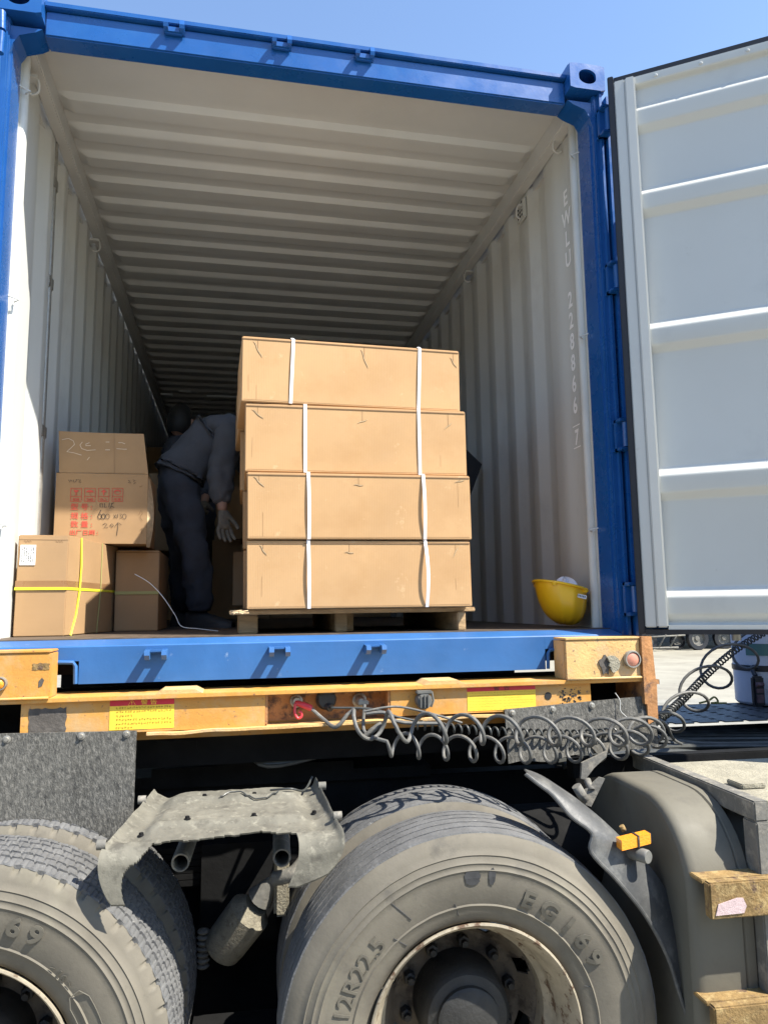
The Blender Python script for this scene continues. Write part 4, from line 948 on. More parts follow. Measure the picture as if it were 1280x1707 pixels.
for k, (bl_, br_, tl, tr2, st, cr_, y) in enumerate(specs):
    z0 = zs_[k]+(.001 if k else 0); z1 = zs_[k+1]-.004
    xl = PY(bl_[0], bl_[1], y).x; xr = PY(br_[0], br_[1], y).x
    xlt = PY(tl[0], tl[1], y).x
    # edge direction: small yaw chosen from the slope of the lower edge
    yaw = {0: -.035, 1: -.03, 2: -.01, 3: .03}[k]
    ex = Vector((xr-xl, (xr-xl)*yaw, 0)); ey = Vector((-.46*yaw, .46, 0)); ez = Vector((xlt-xl if abs(xlt-xl) < .01 else 0, 0, z1-z0))
    root, F = carton('cardboard_box', 'long carton with two white straps, '+lab[k], Vector((xl, y, z0)), ex, ey, ez, CARD, 'strapped cartons on the pallet')
    wx = ex.length
    # lid line
    mb = MB(); mb.box((.004, -.0022/.46, .955), (.998, -.0004/.46, .966), F); mb.build('lid_seam', CARDE, root)
    for sx in st:
        t = (PY(sx, (bl_[1]+tl[1])/2, y).x-xl)/wx; hw = .0065/wx; slack = (.018 if t > .5 else .008) if k == 0 else ((.010 if t > .5 else .005) if k == 1 else .002)
        mb = MB(); nn = 12
        def sf(i, j, t=t, hw=hw, slack=slack):
            z = i/nn; bx = (.006 if k == 0 else .002)*math.sin(z*math.pi)*(1 if (k != 0 or t > .5) else .2); return F(t+(-hw if j == 0 else hw)+(bx if slack > .003 else .01*(z-.5)*(k == 3)), -(.0025+slack*math.sin(z*math.pi))/.46, z*1.0)
        mb.grid(sf, nn, 1, thick=(0, -.0009, 0)); mb.box((t-hw, -.004, 1.0), (t+hw, 1, 1.0+.004/ez.z), F); mb.build('strap', STRAP, root)
    mb = MB(); rng = random.Random(20+k)
    for q_ in range(2):
        xq = rng.choice((rng.uniform(.01, .07), rng.uniform(.86, .98), rng.uniform(.3, .7))); zq = rng.uniform(.03, .6); zl = rng.uniform(.15, .38)
        stroke(mb, [(xq, zq), (xq+rng.uniform(-.002, .002), min(.94, zq+zl))], lambda x, z: F(x, -.0007/.46, z), .0016)
    stroke(mb, [(.01, .035), (.5, .030), (.99, .037)], lambda x, z: F(x, -.0007/.46, z), .006); mb.build('score_lines', CARDS, root)
    mb = MB(); mc = MB()
    for (xa, ya_, xb, yb_) in cr_:
        pa = PY(xa, ya_, y); pb = PY(xb, yb_, y); h = z1-z0
        A2 = ((pa.x-xl)/wx, (pa.z-z0)/h); B2 = ((pb.x-xl)/wx, (pb.z-z0)/h)
        mid = ((A2[0]+B2[0])/2, (A2[1]+B2[1])/2)
        fn = lambda x, z: F(x, -.0011/.46, z); fs_ = lambda x, z: F(x, -.0019/.46, z)
        def lens(w_, f_, mbx):
            n = 8; up, dn = [], []
            dx, dz = B2[0]-A2[0], B2[1]-A2[1]; Lp = math.hypot(dx*wx, dz*h)+1e-6; px_, pz_ = -dz*h/Lp/wx, dx*wx/Lp/h
            for i in range(n+1):
                t = i/n; ww = w_*math.sin(math.pi*t)**.6+.0004; c_ = (A2[0]+dx*t+.0015*math.sin(t*9), A2[1]+dz*t+.006*math.sin(t*7))
                up.append((c_[0]+px_*ww, c_[1]+pz_*ww)); dn.append((c_[0]-px_*ww, c_[1]-pz_*ww))
            mbx.add([f_(*q_) for q_ in up+dn], [(i, i+1, n+2+i, n+1+i) for i in range(n)])
        lens(.0016, fn, mb); lens(.0006, fs_, mc)
        mb.add([fn(mid[0]-.0006/wx, mid[1]), fn(mid[0]+.0006/wx, mid[1]), fn(mid[0]+.0006/wx, .955), fn(mid[0]-.0006/wx, .955)], [(0,1,2,3)])
    mb.build('hand_hole', CARDE, root); mc.build('torn_edge', CARDL, root)
    # second row behind it
    rr, F2 = carton('cardboard_box', ['bottom', 'second', 'third', 'top'][k]+' carton hidden behind the strapped stack, a sliver showing at its left', Vector((xl-.006-.004*k*(k<3), y+.475, z0)), ex*.99, ey, ez, CARD, 'cartons behind the front stack')
# pallet
pz = zs_[0]; pal = thing('wooden_pallet', 'rough wooden pallet under the strapped box stack', 'pallet', (-.3, FY, FL))
mb = MB(); mb.box((-.345, FY+.045, pz-.020), (.63, FY+.11, pz-.002), bev=.003); mb.build('deck_board', PALW, pal)
for k in range(1, 8): mb = MB(); mb.box((-.33, FY+.01+k*.12, pz-.020), (.62, FY+.09+k*.12, pz-.002), bev=.003); mb.build('deck_board', PALW, pal)
for px, wd in ((398, .075), (566, .05), (590, .03), (764, .035)):
    x = PY(px, 1030, FY).x; mb = MB(); mb.box((x, (FY+.014 if wd == .035 else FY+.13) if wd != .03 else FY+.2, FL), (x+wd, FY+.98, pz-.0205), bev=.004); mb.build('stringer', PALW, pal)
mb = MB(); x = PY(379, 1016, FY-.02).x; rng = random.Random(2)
for i in range(14): mb.tube([(x+rng.uniform(0, .05), FY-.03+rng.uniform(0, .05), pz-.012+rng.uniform(-.006, .006)), (x+.03+rng.uniform(0, .05), FY-.02+rng.uniform(0, .04), pz-.010+rng.uniform(-.006, .008))], .0018, 5)
mb.build('splinters', CARDL, pal)
# left front carton with yellow straps
yb = .42; A_ = PY(20, 1064, yb); B_ = PY(106, 1064, yb); zt_ = PY(25, 892, yb).z
c0 = Vector((A_.x+.002, yb, FL+.001)); exv = Vector((B_.x-A_.x, 0, 0)); 
Cr = PY(184, 1054, 1.02); eyv = Vector((Cr.x-B_.x+.02, .60, 0)); ezv = Vector((.004, 0, zt_-FL))
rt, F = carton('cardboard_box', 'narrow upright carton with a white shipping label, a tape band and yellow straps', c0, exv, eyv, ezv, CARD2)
xw_ = exv.length
mb = MB(); mb.box((-.002, -.0025/.6, .475), (1.003, 1.001, .545), F); mb.build('brown_tape', TAPE, rt)
mb = MB(); mb.box((-.006, -.005/.6, .455), (1.010, 1.003, .480), F)
mb.tube([F(1.02, .20, 1.0), F(1.04, .205, .7), F(1.035, .20, .45), F(1.02, .17, .2), F(1.012, .10, 0)], .004, 6); mb.build('yellow_strap', YSTR, rt); mb = MB(); mb.tube([F(1.012, .62, 1.0), F(1.02, .62, .5), F(1.012, .58, 0)], .0022, 6); mb.build('yellow_strap', YSTS, rt)
mb = MB(); mb.box((.06, -.003/.6, .70), (.36, -.0012/.6, .90), F); pl_ = mb.build('shipping_label', PAPER, rt)
mb = MB(); rng = random.Random(4)
for c_ in range(6):
    z = .885
    while z > .73:
        hgt = rng.uniform(.004, .014); mb.add([F(.09+c_*.044, -.0036/.6, z-hgt), F(.09+c_*.044+rng.uniform(.006, .02), -.0036/.6, z-hgt), F(.09+c_*.044+.02, -.0036/.6, z), F(.09+c_*.044, -.0036/.6, z)], [(0,1,2,3)]); z -= hgt+rng.uniform(.002, .009)
mb.build('label_print', INK, pl_)
mb = MB()
for i in range(2):
    base = .12+i*.62; pts = [(base+.02*j+.004*math.sin(j*5), .935+.012*math.sin(j*2.3+i)) for j in range(8)]
    stroke(mb, pts, lambda x, z: F(x, -.0012/.6, z), .006)
stroke(mb, [(.01, .955), (.99, .95)], lambda x, z: F(x, -.001/.6, z), .004); mb.build('creases', CARDE, rt)
# carton behind at the right of it
y2 = .95; A_ = PY(190, 1053, y2); B_ = PY(263, 1052, y2); zt2 = PY(262, 918, y2).z
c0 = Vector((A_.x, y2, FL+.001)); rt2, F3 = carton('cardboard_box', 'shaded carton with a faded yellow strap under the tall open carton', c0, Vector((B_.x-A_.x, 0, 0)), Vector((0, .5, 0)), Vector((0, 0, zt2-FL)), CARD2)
mb = MB(); mb.box((-.004, -.003/.5, .45), (1.004, -.001/.5, .49), F3); mb.build('yellow_strap', YSTS, rt2)
mb = MB(); mb.box((.0, -.002/.5, .97), (1.0, -.0006/.5, .978), F3); mb.build('lid_seam', CARDE, rt2)
# tall open carton with markings
y3 = .84; BLc = PY(89, 912, y3); BRc = PY(244, 913, y3); TLc = PY(97, 719, y3); TRc = PY(240, 720, y3)
zb3 = max(zt_, zt2)+.004; z_t = TLc.z
tall = thing('cardboard_box', 'tall carton with red printed symbols and raised flap, standing on two cartons', 'cardboard box', (BLc.x, y3, zb3))
xl, xr = BLc.x, BRc.x; zf = PY(100, 788, y3).z
mb = MB(); mb.box((xl, y3, zb3), (xr, y3+.004, zf)); mb.box((xl, y3+.0045, zb3), (xl+.004, y3+.36, zf)); mb.box((xr-.004, y3+.0045, zb3), (xr, y3+.36, zf)); mb.box((xl+.0045, y3+.36, zb3), (xr-.0045, y3+.364, zf)); mb.box((xl+.0045, y3+.0045, zb3), (xr-.0045, y3+.3595, zb3+.004)); mb.build('box_body', CARD2, tall)
xtl, xtr = TLc.x+.004, TRc.x
mb = MB(); mb.grid(lambda i, j: (xl+.012+(xtl-xl-.012)*j/6+(xtr+.0-((xtr-xr)*(1-j/6))-xtl-((xl+.012-xtl)*(1-j/6)))*i/10, y3+.0+.010*math.sin(j/6*1.5)*math.sin(i/10*3.1), zf+.0015+(z_t-zf)*j/6), 10, 6, thick=(0, .004, 0)); mb.build('raised_flap', CARD2, tall)
mb = MB(); mb.grid(lambda i, j: (xr+.001+.022*math.sin(i/8*math.pi*.9)*(j/1)+.004*j, y3+.001+.03*j, zb3-.015+(.32)*(1-i/8)), 8, 1, thick=(.0, .003, 0)); mb.build('side_flap', CARDL, tall)
FT = lambda x, z: (x, y3-.0022, z)
def tpt(px, py): p = PY(px, py, y3); return (p.x, p.z)
mb = MB(); sc_ = lambda n: n
for k, bx in enumerate((119, 142, 165, 188)):
    x0, z1 = tpt(bx, 814); x1, z0 = tpt(bx+17, 836); zm = z0+(z1-z0)*.38; ww = .0022
    for a, b in (((x0,z0),(x1,z0)), ((x1,z0),(x1,z1)), ((x1,z1),(x0,z1)), ((x0,z1),(x0,z0)), ((x0,zm),(x1,zm))): stroke(mb, [a, b], FT, ww)
    cx = (x0+x1)/2; cz = (zm+z1)/2; s_ = (x1-x0)*.5
    if k == 0:   # goblet
        mb.add([FT(cx-s_*.5, cz+s_*.5), FT(cx+s_*.5, cz+s_*.5), FT(cx+s_*.25, cz), FT(cx-s_*.25, cz)], [(0,1,2,3)]); stroke(mb, [(cx, cz), (cx, cz-s_*.5)], FT, .004); stroke(mb, [(cx-s_*.3, cz-s_*.5), (cx+s_*.3, cz-s_*.5)], FT, .002)
    if k == 1:   # umbrella
        P = arc(cx, cz+.0, s_*.7, 0, 180, 8, s_*.5); mb.add([FT(*p) for p in P], [tuple(range(9))]); stroke(mb, [(cx, cz), (cx, cz-s_*.45), (cx+s_*.2, cz-s_*.5)], FT, .002)
    if k == 2:   # arrow up
        mb.add([FT(cx-s_*.55, cz+s_*.05), FT(cx+s_*.55, cz+s_*.05), FT(cx, cz+s_*.65)], [(0,1,2)]); stroke(mb, [(cx, cz+s_*.05), (cx, cz-s_*.55)], FT, .006)
    if k == 3:   # open hand
        stroke(mb, arc(cx, cz-s_*.1, s_*.6, 20, 170, 8, s_*.5), FT, .007); stroke(mb, [(cx-s_*.6, cz-s_*.15), (cx, cz-s_*.45), (cx+s_*.6, cz-s_*.2)], FT, .003)
    put_text(mb, ('易碎', '怕雨', '向上', '防潮')[k], lambda x, z: FT(cx+x, z0+.003+z), .015, 'CENTER', .0002)
for ty, s_ in ((849, '型 号 :'), (864, '规 格 :'), (878, '数 量 :'), (891, '出厂日期 :')):
    x0, z0 = tpt(118 if ty < 890 else 116, ty); put_text(mb, s_, lambda x, z: FT(x0+x, z0+z), .032 if ty < 890 else .026, 'LEFT', .0004, squash=1.05)
mb.build('red_print', REDI, tall)
mb = MB()
def px_stroke(pts, w_=.0022, m=mb): stroke(m, [tpt(*p) for p in pts], FT, w_)
for pts in ([(115,800),(117,804),(119,800),(121,803)], [(123,800),(124,804),(127,803),(129,799)], [(131,800),(135,800),(132,804),(136,804)], [(214,801),(218,802),(214,805),(219,805)], [(222,800),(226,801),(223,803),(227,805),(223,807)],
            [(167,840),(168,846)], [(167,840),(172,840),(171,846)], [(175,839),(175,846),(179,845)], [(183,838),(182,846)], [(186,840),(191,838)], [(188,838),(184,848)], [(186,844),(191,846)],
            [(172,875),(176,872),(179,874),(174,880),(181,879)], [(192,878),(197,871),(203,875)], [(197,872),(197,880),(195,893)], [(184,876),(187,873),(190,876),(187,879),(184,876)],
            [(190,858),(194,864)], [(194,858),(190,864)], [(197,857),(196,864)], [(200,857),(204,857),(201,860),(204,863),(200,864)]): px_stroke(pts)
for cx in (167, 173, 180, 208): px_stroke(arc(cx, 861, 3.2, 0, 360, 10, 4.2), .003 if cx < 175 else .002)
px_stroke([(169, 850), (165, 858)], .003)
mb.build('handwriting', INK, tall)
mb = MB()
for pts in ([(104,733),(115,731),(123,735),(125,741),(118,748),(112,753)], [(112,753),(124,755),(137,759)], [(138,737),(134,742),(137,748),(146,751),(160,750)], [(143,741),(150,738)], [(143,743),(152,743)], [(150,762),(146,767)], [(177,737),(183,737)], [(176,750),(184,750)], [(198,738),(204,738),(209,740)], [(195,748),(207,749),(212,749)]):
    stroke(mb, [tpt(*p) for p in pts], FT, .0022)
mb.build('chalk_marks', CHALK, tall)
mb = MB()
for pts in ([(191,720),(191,790)], [(97,788),(242,789)]): stroke(mb, [tpt(*p) for p in pts], lambda x, z: (x, y3-.0012, z), .0012)
px_stroke([(232,858),(236,850),(238,856),(234,862),(238,868)], .002, mb); px_stroke([(234,884),(238,880),(236,890)], .002, mb); px_stroke([(233,812),(238,810)], .002, mb); mb.build('creases', CARDE, tall)
# cartons seen behind the worker, and far cargo
for (xa, ya_, xb, yb_, y, lb) in ((352, 1022, 402, 900, 2.0, 'dark closed carton on the floor behind the gloved hand'), (375, 898, 430, 812, 1.9, 'carton end with a lit edge between the worker and the box stack'), (388, 1010, 440, 920, 1.35, 'pale carton edge at the foot of the strapped stack, by the pallet splinters'), (246, 918, 300, 790, 2.3, 'carton behind the worker, left of his legs'), (270, 1000, 350, 925, 2.6, 'low carton deep in the shade behind the worker')):
    A_ = PY(xa, ya_, y); B_ = PY(xb, yb_, y); z0 = max(FL+.001, A_.z)
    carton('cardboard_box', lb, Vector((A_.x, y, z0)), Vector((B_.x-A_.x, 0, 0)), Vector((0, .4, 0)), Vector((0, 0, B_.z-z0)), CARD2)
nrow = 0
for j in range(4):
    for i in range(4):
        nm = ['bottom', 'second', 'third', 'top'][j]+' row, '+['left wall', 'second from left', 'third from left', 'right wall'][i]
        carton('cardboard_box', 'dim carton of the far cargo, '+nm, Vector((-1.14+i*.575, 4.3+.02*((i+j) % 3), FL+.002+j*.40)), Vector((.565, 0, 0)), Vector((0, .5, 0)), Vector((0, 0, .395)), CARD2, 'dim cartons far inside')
mb = MB(); mb.prism([PY(776,748,1.5), PY(803,774,1.5), PY(782,832,1.5), PY(760,800,1.5)], (0, .012, 0))
tag(mb.build('dark_panel', BDARK), 'black board corner poking out right of the box stack', 'board')
for nn_, (xa, xb, yy, y) in enumerate(((268, 288, 657.5, 4.25), (298, 318, 652.5, 4.26), (345, 398, 660.5, 4.25))):
    mb = MB()
    A_ = PY(xa, yy, y); B_ = PY(xb, yy+1, y); mb.box((A_.x, y, A_.z), (B_.x, y+.02, A_.z+.014)); tag(mb.build('paper_strip', PAPER), ('short pale strip on the far cargo, leftmost of three', 'middle pale strip above the far cargo, slightly higher', 'longest pale strip on the far cargo, beside the box stack')[nn_], 'paper strip')
# wire on the floor
mb = MB(); mb.tube(smooth_path([PY(225,957,.62), PY(250,972,.60), PY(272,995,.58), PY(292,1025,.56), PY(303,1044,.55), PY(330,1048,.52), PY(364,1052,.5)], 8), .0016, 6)
tag(mb.build('strapping_wire', WIRE), 'thin white strapping tail curving onto the floor by the small carton', 'strap')
# white sheet scrap at far left
mb = MB(); mb.tube([PY(2,1062,.35), PY(4,1050,.35), PY(9,1044,.35)], [.012, .010, .003], 8); tag(mb.build('paper_scrap', PAPER), 'white scrap on the floor left of the narrow carton', 'paper scrap')

# ================================================================== HELMET
hc = PZ(936, 1046, FL+.001); hr = .118
hy = max(.30, min(.55, hc.y)); hc = PY(936, 1046, hy)
hm = thing('hard_hat', 'yellow hard hat lying upside down by the right wall', 'hard hat', (hc.x, hc.y, FL))
mb = MB(); ca, sa = math.cos(R(13)), math.sin(R(13))
def HP(a, f, k=1.):
    rx, ry, rz = .107*k, .125*k, .165*k; st = math.sin(f)**.68; rib = 1+.035*math.exp(-((math.cos(a))/.16)**2)*math.sin(f)*(f < 1.5)+.02*math.exp(-((math.cos(a)-.5)/.08)**2)+.02*math.exp(-((math.cos(a)+.5)/.08)**2)
    x = rx*st*math.cos(a)*rib; y = ry*st*math.sin(a)*rib; z = -rz*math.cos(f)*rib
    return Vector((hc.x+x*ca-(z)*sa*.25, hc.y+y, FL+.175+z*ca+x*-sa))
N1, N2 = 64, 18
mb.grid(lambda i, j: HP(2*math.pi*i/N1, .03+(math.pi/2-.03)*j/N2), N1, N2, sm=True)
mb.grid(lambda i, j: HP(2*math.pi*i/N1, math.pi/2-.12*(1-1)+0*j, 1+.055*j*(1 if math.sin(2*math.pi*i/N1) < .8 else 1.4)/1) , N1, 1)
mb.grid(lambda i, j: HP(2*math.pi*i/N1, .05+(math.pi/2-.05)*j/N2, .97), N1, N2); hs = mb.build('helmet_shell', HELM, hm, angle=60)
mb = MB(); mb.tube([HP(2*math.pi*i/48, math.pi/2, 1.055) for i in range(49)], .0055, 8); mb.build('brim', HELM, hm)
for a0 in (.9, 2.2, 4.0, 5.3):
    mb = MB(); p = HP(a0, math.pi/2, 1.03); mb.box((p.x-.010, p.y-.008, p.z-.016), (p.x+.010, p.y+.008, p.z+.004), bev=.003); mb.build('slot_lug', HELM, hm)
mb = MB(); nn = 24
mb.grid(lambda i, j: Vector((hc.x+.022+.046*math.cos(i/nn*math.pi*2)*math.cos(j/8*1.5), hc.y-.0+.075*math.sin(i/nn*math.pi*2)*math.cos(j/8*1.5)*(1+.2*math.sin(i)), FL+.165+(.045+.008*math.sin(i*1.3))*math.sin(j/8*1.5))), nn, 8); mb.build('liner', STRAP, hm)
lbp = [PY(x, y, hc.y-.118) for x, y in ((956, 988), (977, 993), (976, 999), (955, 994))]
mb = MB(); mb.prism([p+Vector((0, -.004, 0)) for p in lbp], (0, .006, 0)); lbo = mb.build('name_sticker', PAPER, hm)
mb = MB(); a_, b_, c_, d_ = [p+Vector((0, -.0048, 0)) for p in lbp]
for k in range(7):
    t = .1+k*.12; mb.add([a_.lerp(b_, t)*.75+d_.lerp(c_, t)*.25, a_.lerp(b_, t+.07)*.75+d_.lerp(c_, t+.07)*.25, a_.lerp(b_, t+.07)*.3+d_.lerp(c_, t+.07)*.7, a_.lerp(b_, t)*.3+d_.lerp(c_, t)*.7], [(0,1,2,3)])
mb.build('sticker_print', INK, lbo)

# ================================================================== PEOPLE
def skin_mesh(name, verts, radii, edges, m, parent, sub=2, root=0):
    base = parent.location
    me = bpy.data.meshes.new(name); me.from_pydata([Vector(v)-base for v in verts], edges, []); me.materials.append(m)
    o = bpy.data.objects.new(name, me); COL.objects.link(o); o.parent = parent
    md = o.modifiers.new('skin', 'SKIN'); md.use_smooth_shade = True
    sv = me.skin_vertices[0].data
    for i, r_ in enumerate(radii): sv[i].radius = r_ if isinstance(r_, tuple) else (r_, r_)
    sv[root].use_root = True
    s_ = o.modifiers.new('sub', 'SUBSURF'); s_.levels = sub; s_.render_levels = sub
    return o
def chain(pts, rad, V, Rr, E, start=None):
    prev = start
    for p, r_ in zip(pts, rad):
        V.append(p); Rr.append(r_); i = len(V)-1
        if prev is not None: E.append((prev, i))
        prev = i
    return prev
def head(mb, c, fwd_, up__, s_=1.):
    f_ = Vector(fwd_).normalized(); u_ = Vector(up__); u_ = (u_-f_*u_.dot(f_)).normalized(); r_ = f_.cross(u_)
    def H(x, y, z): return c+r_*(x*s_)+f_*(y*s_)+u_*(z*s_)
    def hp(i, j):
        a = 2*math.pi*i/32; b = math.pi*j/20; x = .075*math.sin(b)*math.cos(a); y = .095*math.sin(b)*math.sin(a); z = .12*math.cos(b)
        if z < 0: x *= 1+.35*z/.12*.8; y *= 1+.12*z/.12
        if y > 0 and abs(x) < .02 and -.03 < z < .02: y += .022*(1-abs(x)/.02)*(1-(z+.005)**2/.0012 if abs(z+.005) < .034 else 0)
        if y > 0 and abs(abs(x)-.03) < .014 and abs(z-.012) < .012: y -= .008
        if y > 0 and abs(x) < .026 and abs(z+.055) < .008: y += .004
        return H(x, y, z)
    mb.grid(hp, 32, 20)
    for s in (-1, 1): mb.tube([H(s*.074, -.005, .02), H(s*.084, -.012, .012), H(s*.082, -.006, -.02)], [.008, .012, .007], 8)
    return H, hp
def person(name, label, J, cloth, cloth2, hk=.62):
    """J: dict of joints (world)"""
    o = thing(name, label, 'person', (J['pelvis'].x, J['pelvis'].y, FL))
    # body (skin): torso, neck, arms, legs as one surface
    V, Q, E = [], [], []
    pel = chain([J['pelvis'], J['waist'], J['chest'], J['neck'], J['headb']], [(.12, .10), (.11, .09), (.13, .10), .05, .05], V, Q, E)
    for s in ('l', 'r'):
        chain([J['sh'+s], J['el'+s], J['wr'+s]], [.05, .04, .028], V, Q, E, 2); chain([J['hi'+s], J['kn'+s], J['an'+s]], [.075, .05, .035], V, Q, E, 0)
    b = skin_mesh('body', V, Q, E, SKIN, o, 1)
    hb_ = MB(); Hf, hp = head(hb_, J['head'], J['face'], J['up']); hb_.build('face', SKIN, b) if False else hb_.build('head', SKIN, o)
    mb = MB()
    c = J['head']; f_ = Vector(J['face']).normalized(); u_ = Vector(J['up']); u_ = (u_-f_*u_.dot(f_)).normalized(); r_ = f_.cross(u_)
    def hr_(i, j):
        a = 2*math.pi*i/32; bb_ = math.pi*hk*j/14; x = .083*math.sin(bb_)*math.cos(a); y = .102*math.sin(bb_)*math.sin(a)-.006; z = .128*math.cos(bb_)+.004
        if y > .05 and z < .06: y = .05; 
        return c+r_*x+f_*y+u_*z
    mb.grid(hr_, 32, 14); mb.build('hair', HAIR, o)
    # trousers
    V, Q, E = [], [], []
    V.append(J['waist'].lerp(J['pelvis'], .5)); Q.append((.155, .125)); V.append(J['pelvis']); Q.append((.165, .14)); E.append((0, 1))
    for s in ('l', 'r'):
        k = J['kn'+s]; h = J['hi'+s]; an = J['an'+s]
        chain([h, h.lerp(k, .5)+Vector((.0, 0, 0)), k, k.lerp(an, .5), an.lerp(k, .12), an+Vector((0, 0, .0))], [(.108, .10), (.10, .095), (.082, .080), (.082, .078), (.078, .076), (.072, .07)], V, Q, E, 1)
    tr_o = skin_mesh('trousers', V, Q, E, cloth2, o, 3, 1)
    # jacket
    V, Q, E = [], [], []
    chain([J['pelvis'].lerp(J['waist'], .15), J['waist'], J['waist'].lerp(J['chest'], .55), J['chest'], J['chest'].lerp(J['neck'], .7)], [(.185, .15), (.165, .135), (.175, .135), (.165, .13), (.085, .08)], V, Q, E)
    for s in ('l', 'r'):
        sh = J['sh'+s]; el = J['el'+s]; wr_ = J['wr'+s]
        chain([sh, sh.lerp(el, .5), el, el.lerp(wr_, .45), el.lerp(wr_, .8)], [.088, .078, .074, .066, .058], V, Q, E, 3)
    jk = skin_mesh('jacket', V, Q, E, cloth, o, 3, 1)
    tx_ = bpy.data.textures.new('folds', 'CLOUDS'); tx_.noise_scale = .075
    for q_ in (jk, tr_o): sm_ = q_.modifiers.new('soften', 'SMOOTH'); sm_.factor = .5; sm_.iterations = 14
    for q_ in (jk, tr_o): dm = q_.modifiers.new('folds', 'DISPLACE'); dm.texture = tx_; dm.strength = .045; dm.mid_level = .5
    # shoes
    for s in ('l', 'r'):
        an = J['an'+s]; tt = Vector(J['toe'+s]); d = (tt-an); d.z = 0; d.normalize(); sd = Vector((-d.y, d.x, 0))
        mb = MB(); base = Vector((an.x, an.y, FL+.001))
        secs = [(-.085, .030, .06), (-.07, .038, .085), (-.02, .040, .095), (.05, .044, .075), (.12, .048, .055), (.17, .040, .042), (.195, .022, .028)]
        def sf(i, j):
            t, wd, hh = secs[i]; a = math.pi*j/10; return base+d*t+sd*(wd*math.cos(a))+Vector((0,0,1))*(hh*math.sin(a)**.7+.0)
        mb.grid(sf, 6, 10); mb.grid(lambda i, j: base+d*secs[i][0]+sd*(secs[i][1]*(1-2*j)), 6, 1); mb.build('shoe', SHOE, o)
    # hands: palm + five fingers, one surface
    for s in ('l', 'r'):
        wr_ = J['wr'+s]; el = J['el'+s]; d = (wr_-el).normalized(); sd = Vector(J.get('palm'+s, (1, 0, 0))); sd = (sd-d*sd.dot(d)).normalized(); nm = d.cross(sd)
        V, Q, E = [], [], []
        V.append(wr_-d*.03); Q.append((.030, .024)); V.append(wr_+d*.02); Q.append((.032, .020)); E.append((0, 1)); V.append(wr_+d*.06); Q.append((.036, .017)); E.append((1, 2))
        for k, (off, L_) in enumerate(((-.031, .062), (-.011, .078), (.011, .082), (.031, .072))):
            bpt = wr_+d*.085+sd*off*1.05; V.append(bpt); Q.append(.0115); E.append((2, len(V)-1)); pi = len(V)-1
            cu = nm*(.010+.004*k)
            chain([bpt+d*L_*.38+cu*.4, bpt+d*L_*.72+cu*1.3, bpt+d*L_+cu*2.6], [.0105, .0098, .0085], V, Q, E, pi)
        V.append(wr_+d*.03+sd*.038); Q.append(.014); E.append((1, len(V)-1)); pi = len(V)-1
        chain([wr_+d*.062+sd*.062+nm*.006, wr_+d*.092+sd*.070+nm*.014], [.012, .010], V, Q, E, pi)
        skin_mesh('glove', V, Q, E, GLOVE, o, 2, 1)
    return o
Pd = 1.32
def w_(x, y, v=Pd): return PY(x, y, v)
J = dict(pelvis=w_(296, 800, 1.42), waist=w_(318, 752, 1.42), chest=w_(378, 714, 1.42), neck=w_(412, 712, 1.42), headb=w_(428, 720, 1.42), head=w_(446, 738, 1.42), face=(.75, 0, -.66), up=(.66, -.05, .75),
    shl=w_(384, 722, 1.26), ell=w_(366, 792, 1.20), wrl=w_(372, 856, 1.16), shr=w_(395, 722, 1.60), elr=w_(420, 790, 1.62), wrr=w_(450, 840, 1.55),
    hil=w_(302, 812, 1.33), knl=w_(326, 925, 1.28), anl=w_(333, 1026, 1.34), toel=w_(390, 1040, 1.25),
    hir=w_(290, 812, 1.52), knr=w_(305, 918, 1.62), anr=w_(312, 1020, 1.72), toer=w_(350, 1030, 1.7), palml=(.9, .3, 0), palmr=(0, 1, 0))
for k in ('anl', 'anr'): J[k].z = FL+.085
person('person', 'worker in dark overalls and gloves bending over behind the box stack', J, CLOTH, CLOTH2)
q2 = 2.35
J2 = dict(pelvis=w_(322, 800, q2+.25), waist=w_(318, 770, q2+.2), chest=w_(308, 740, q2+.05), neck=w_(303, 722, q2), headb=w_(302, 716, q2), head=w_(301, 704, q2-.02), face=(.3, 1, -.25), up=(0, -.2, 1),
    shl=w_(292, 742, q2-.0), ell=w_(285, 800, q2-.1), wrl=w_(300, 835, q2-.25), shr=w_(335, 745, q2+.05), elr=w_(350, 800, q2), wrr=w_(340, 840, q2-.2),
    hil=w_(310, 815, q2+.2), knl=w_(300, 900, q2+.0), anl=w_(305, 990, q2+.2), toel=w_(300, 1000, q2-.1), hir=w_(335, 815, q2+.2), knr=w_(340, 900, q2+.05), anr=w_(340, 990, q2+.2), toer=w_(345, 1000, q2-.1))
for k in ('anl', 'anr'): J2[k].z = FL+.085
person('person', 'second worker deep in the shade, only the dark head showing behind the bending worker', J2, CLOTH2, CLOTH2, .8)

# ================================================================== BEHIND THE TRACTOR
cy0 = W(1.62, 1.25, 1.222); cy = thing('steel_cylinder', 'white cylinder with a green label strapped upright behind the cab', 'cylinder', tuple(cy0))
q = PY(1250, 1130, cy0.y)
cc = Vector((PY(1280, 1200, .80).x, .80, 1.222)); cy.location = cc
mb = MB(); mb.lathe([(0, .0), (.14, 0), (.15, .012), (.152, .36), (.148, .40), (.12, .425), (.05, .435), (0, .436)], cc, (0,0,1), 48); cyb = mb.build('cylinder_body', CYL, cy)
mb = MB(); mb.lathe([(.153, .17), (.156, .172), (.156, .198), (.153, .20)], cc, (0,0,1), 48); mb.build('black_strap', BLKP, cy)
mb = MB()
for i in range(10): a0 = R(200+i*6); a1 = R(206+i*6); mb.add([cc+Vector((.1535*math.cos(a), .1535*math.sin(a), z)) for a, z in ((a0, .25), (a1, .25), (a1, .31), (a0, .31))], [(0,1,2,3)])
mb.build('green_label', GREENL, cy)
p = Vector((cc.x-.15, cc.y-.12, cc.z))
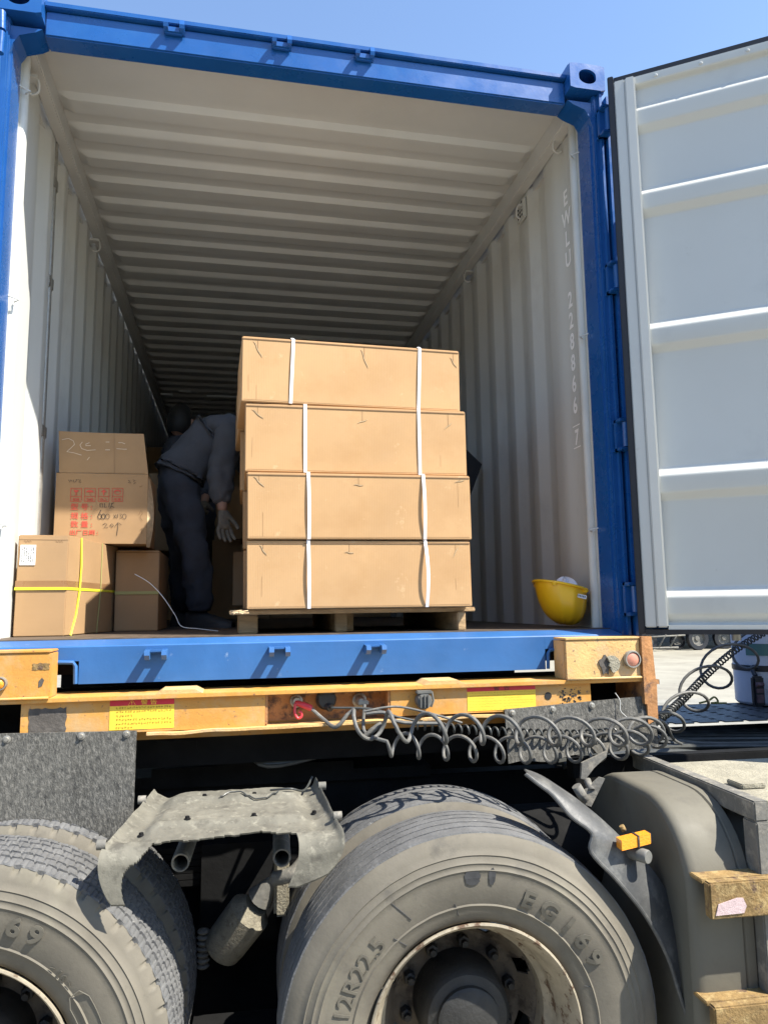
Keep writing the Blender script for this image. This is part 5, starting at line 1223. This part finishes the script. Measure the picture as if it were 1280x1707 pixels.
rb = thing('ratchet_buckle', 'worn ratchet buckle hanging on the black strap of the white cylinder', 'ratchet buckle', tuple(p+Vector((0,0,.0))))
mb = MB(); mb.box((p.x-.028, p.y-.02, p.z+.0), (p.x+.035, p.y+.01, p.z+.15), bev=.008); mb.build('buckle_frame', BLKP, rb)
mb = MB(); mb.box((p.x-.02, p.y-.028, p.z+.07), (p.x+.022, p.y-.0205, p.z+.09), bev=.002); mb.box((p.x-.02, p.y-.028, p.z+.02), (p.x+.020, p.y-.0205, p.z+.06), bev=.002); mb.tube([(p.x-.02, p.y-.022, p.z+.11), (p.x+.022, p.y-.022, p.z+.11)], .012, 10); mb.build('buckle_handle', PURP, rb)
mb = MB(); mb.tube(smooth_path([p+Vector((0, 0, .15)), p+Vector((.01, .03, .19)), p+Vector((.06, .02, .19))], 6), .012, 8); mb.build('knotted_strap', BLKP, rb)
mb = MB(); rng = random.Random(8)
pts = [PY(1165, 1172, .75), PY(1180, 1168, .75), PY(1190, 1162, .75), PY(1196, 1170, .75), PY(1185, 1172, .75), PY(1210, 1172, .75)]
mb.tube(smooth_path(pts, 6), .005, 6); tag(mb.build('rope_end', mat('yellowish_rope', (.30, .28, .08), .9)), 'tangled olive rope lying beside the white cylinder', 'rope')
# far yard: shed and parked junk
sh = thing('storage_shed', 'dark shed with open front far across the yard', 'shed', (14, 27, GZ))
mb = MB(); mb.box((2, 27, GZ), (34, 34, 6)); mb.build('shed_wall', SHED, sh)
mb = MB(); mb.prism([(2, 20.8, 4.2), (34, 20.8, 4.2), (34, 34, 7.2), (2, 34, 7.2)], (0, 0, .2)); mb.build('shed_roof', SHED, sh)
for x in (2.5, 11.5, 23, 33.5):
    mb = MB(); mb.box((x, 21, GZ), (x+.2, 21.2, 4.4)); mb.build('shed_post', STEELG, sh)
def at_ground(px, py): return PZ(px, py, GZ)
def yw(c, ax, r_, wd, par, m=STEELG):
    mb = MB(); mb.lathe([(r_*.62, 0), (r_*.95, -.01), (r_, .03), (r_, wd-.03), (r_*.95, wd), (r_*.62, wd)], c, ax, 32); o = mb.build('wheel', GASK, par)
    mb = MB(); mb.lathe([(0, wd*.3), (r_*.2, wd*.3), (r_*.25, wd*.5), (r_*.6, wd*.45), (r_*.64, wd*.1)], c, ax, 24); mb.build('rim', m, o)
YB = 21.5
a = PY(1165, 1082, YB)
ca_ = thing('farm_cart', 'old farm cart with a spare wheel turned to the camera, in the far yard', 'cart', (a.x, YB, GZ))
yw(Vector((a.x, YB, GZ+.42)), (0, 1, 0), .42, .2, ca_); yw(Vector((a.x+1.3, YB+.3, GZ+.40)), (.25, 1, 0), .40, .2, ca_)
mb = MB(); mb.box((a.x-.6, YB+.5, GZ+.55), (a.x+2.6, YB+2.0, GZ+.75)); mb.tube([(a.x-.4, YB+.3, GZ+.8), (a.x+3, YB+.2, GZ+1.3)], .05, 8); mb.box((a.x-.6, YB+.45, GZ+.75), (a.x+2.6, YB+.5, GZ+1.1)); mb.build('cart_bed', STEEL, ca_)
b = PY(1105, 1085, YB)
bk = thing('handcart', 'metal handcart frame parked left of the farm cart', 'handcart', (b.x, YB, GZ))
mb = MB()
for dx in (0, .45): mb.tube([(b.x-.2+dx, YB, GZ+.1), (b.x+.5+dx, YB, GZ+1.1)], .03, 8)
mb.tube([(b.x-.9, YB, GZ+.12), (b.x+.6, YB, GZ+.12)], .035, 8); mb.tube([(b.x-.9, YB, GZ+.5), (b.x+.9, YB, GZ+.55)], .03, 8); mb.build('cart_frame', STEELG, bk)
yw(Vector((b.x-.5, YB+.1, GZ+.36)), (0, 1, 0), .36, .06, bk); yw(Vector((b.x+1.0, YB+.6, GZ+.3)), (0, 1, 0), .3, .1, bk)
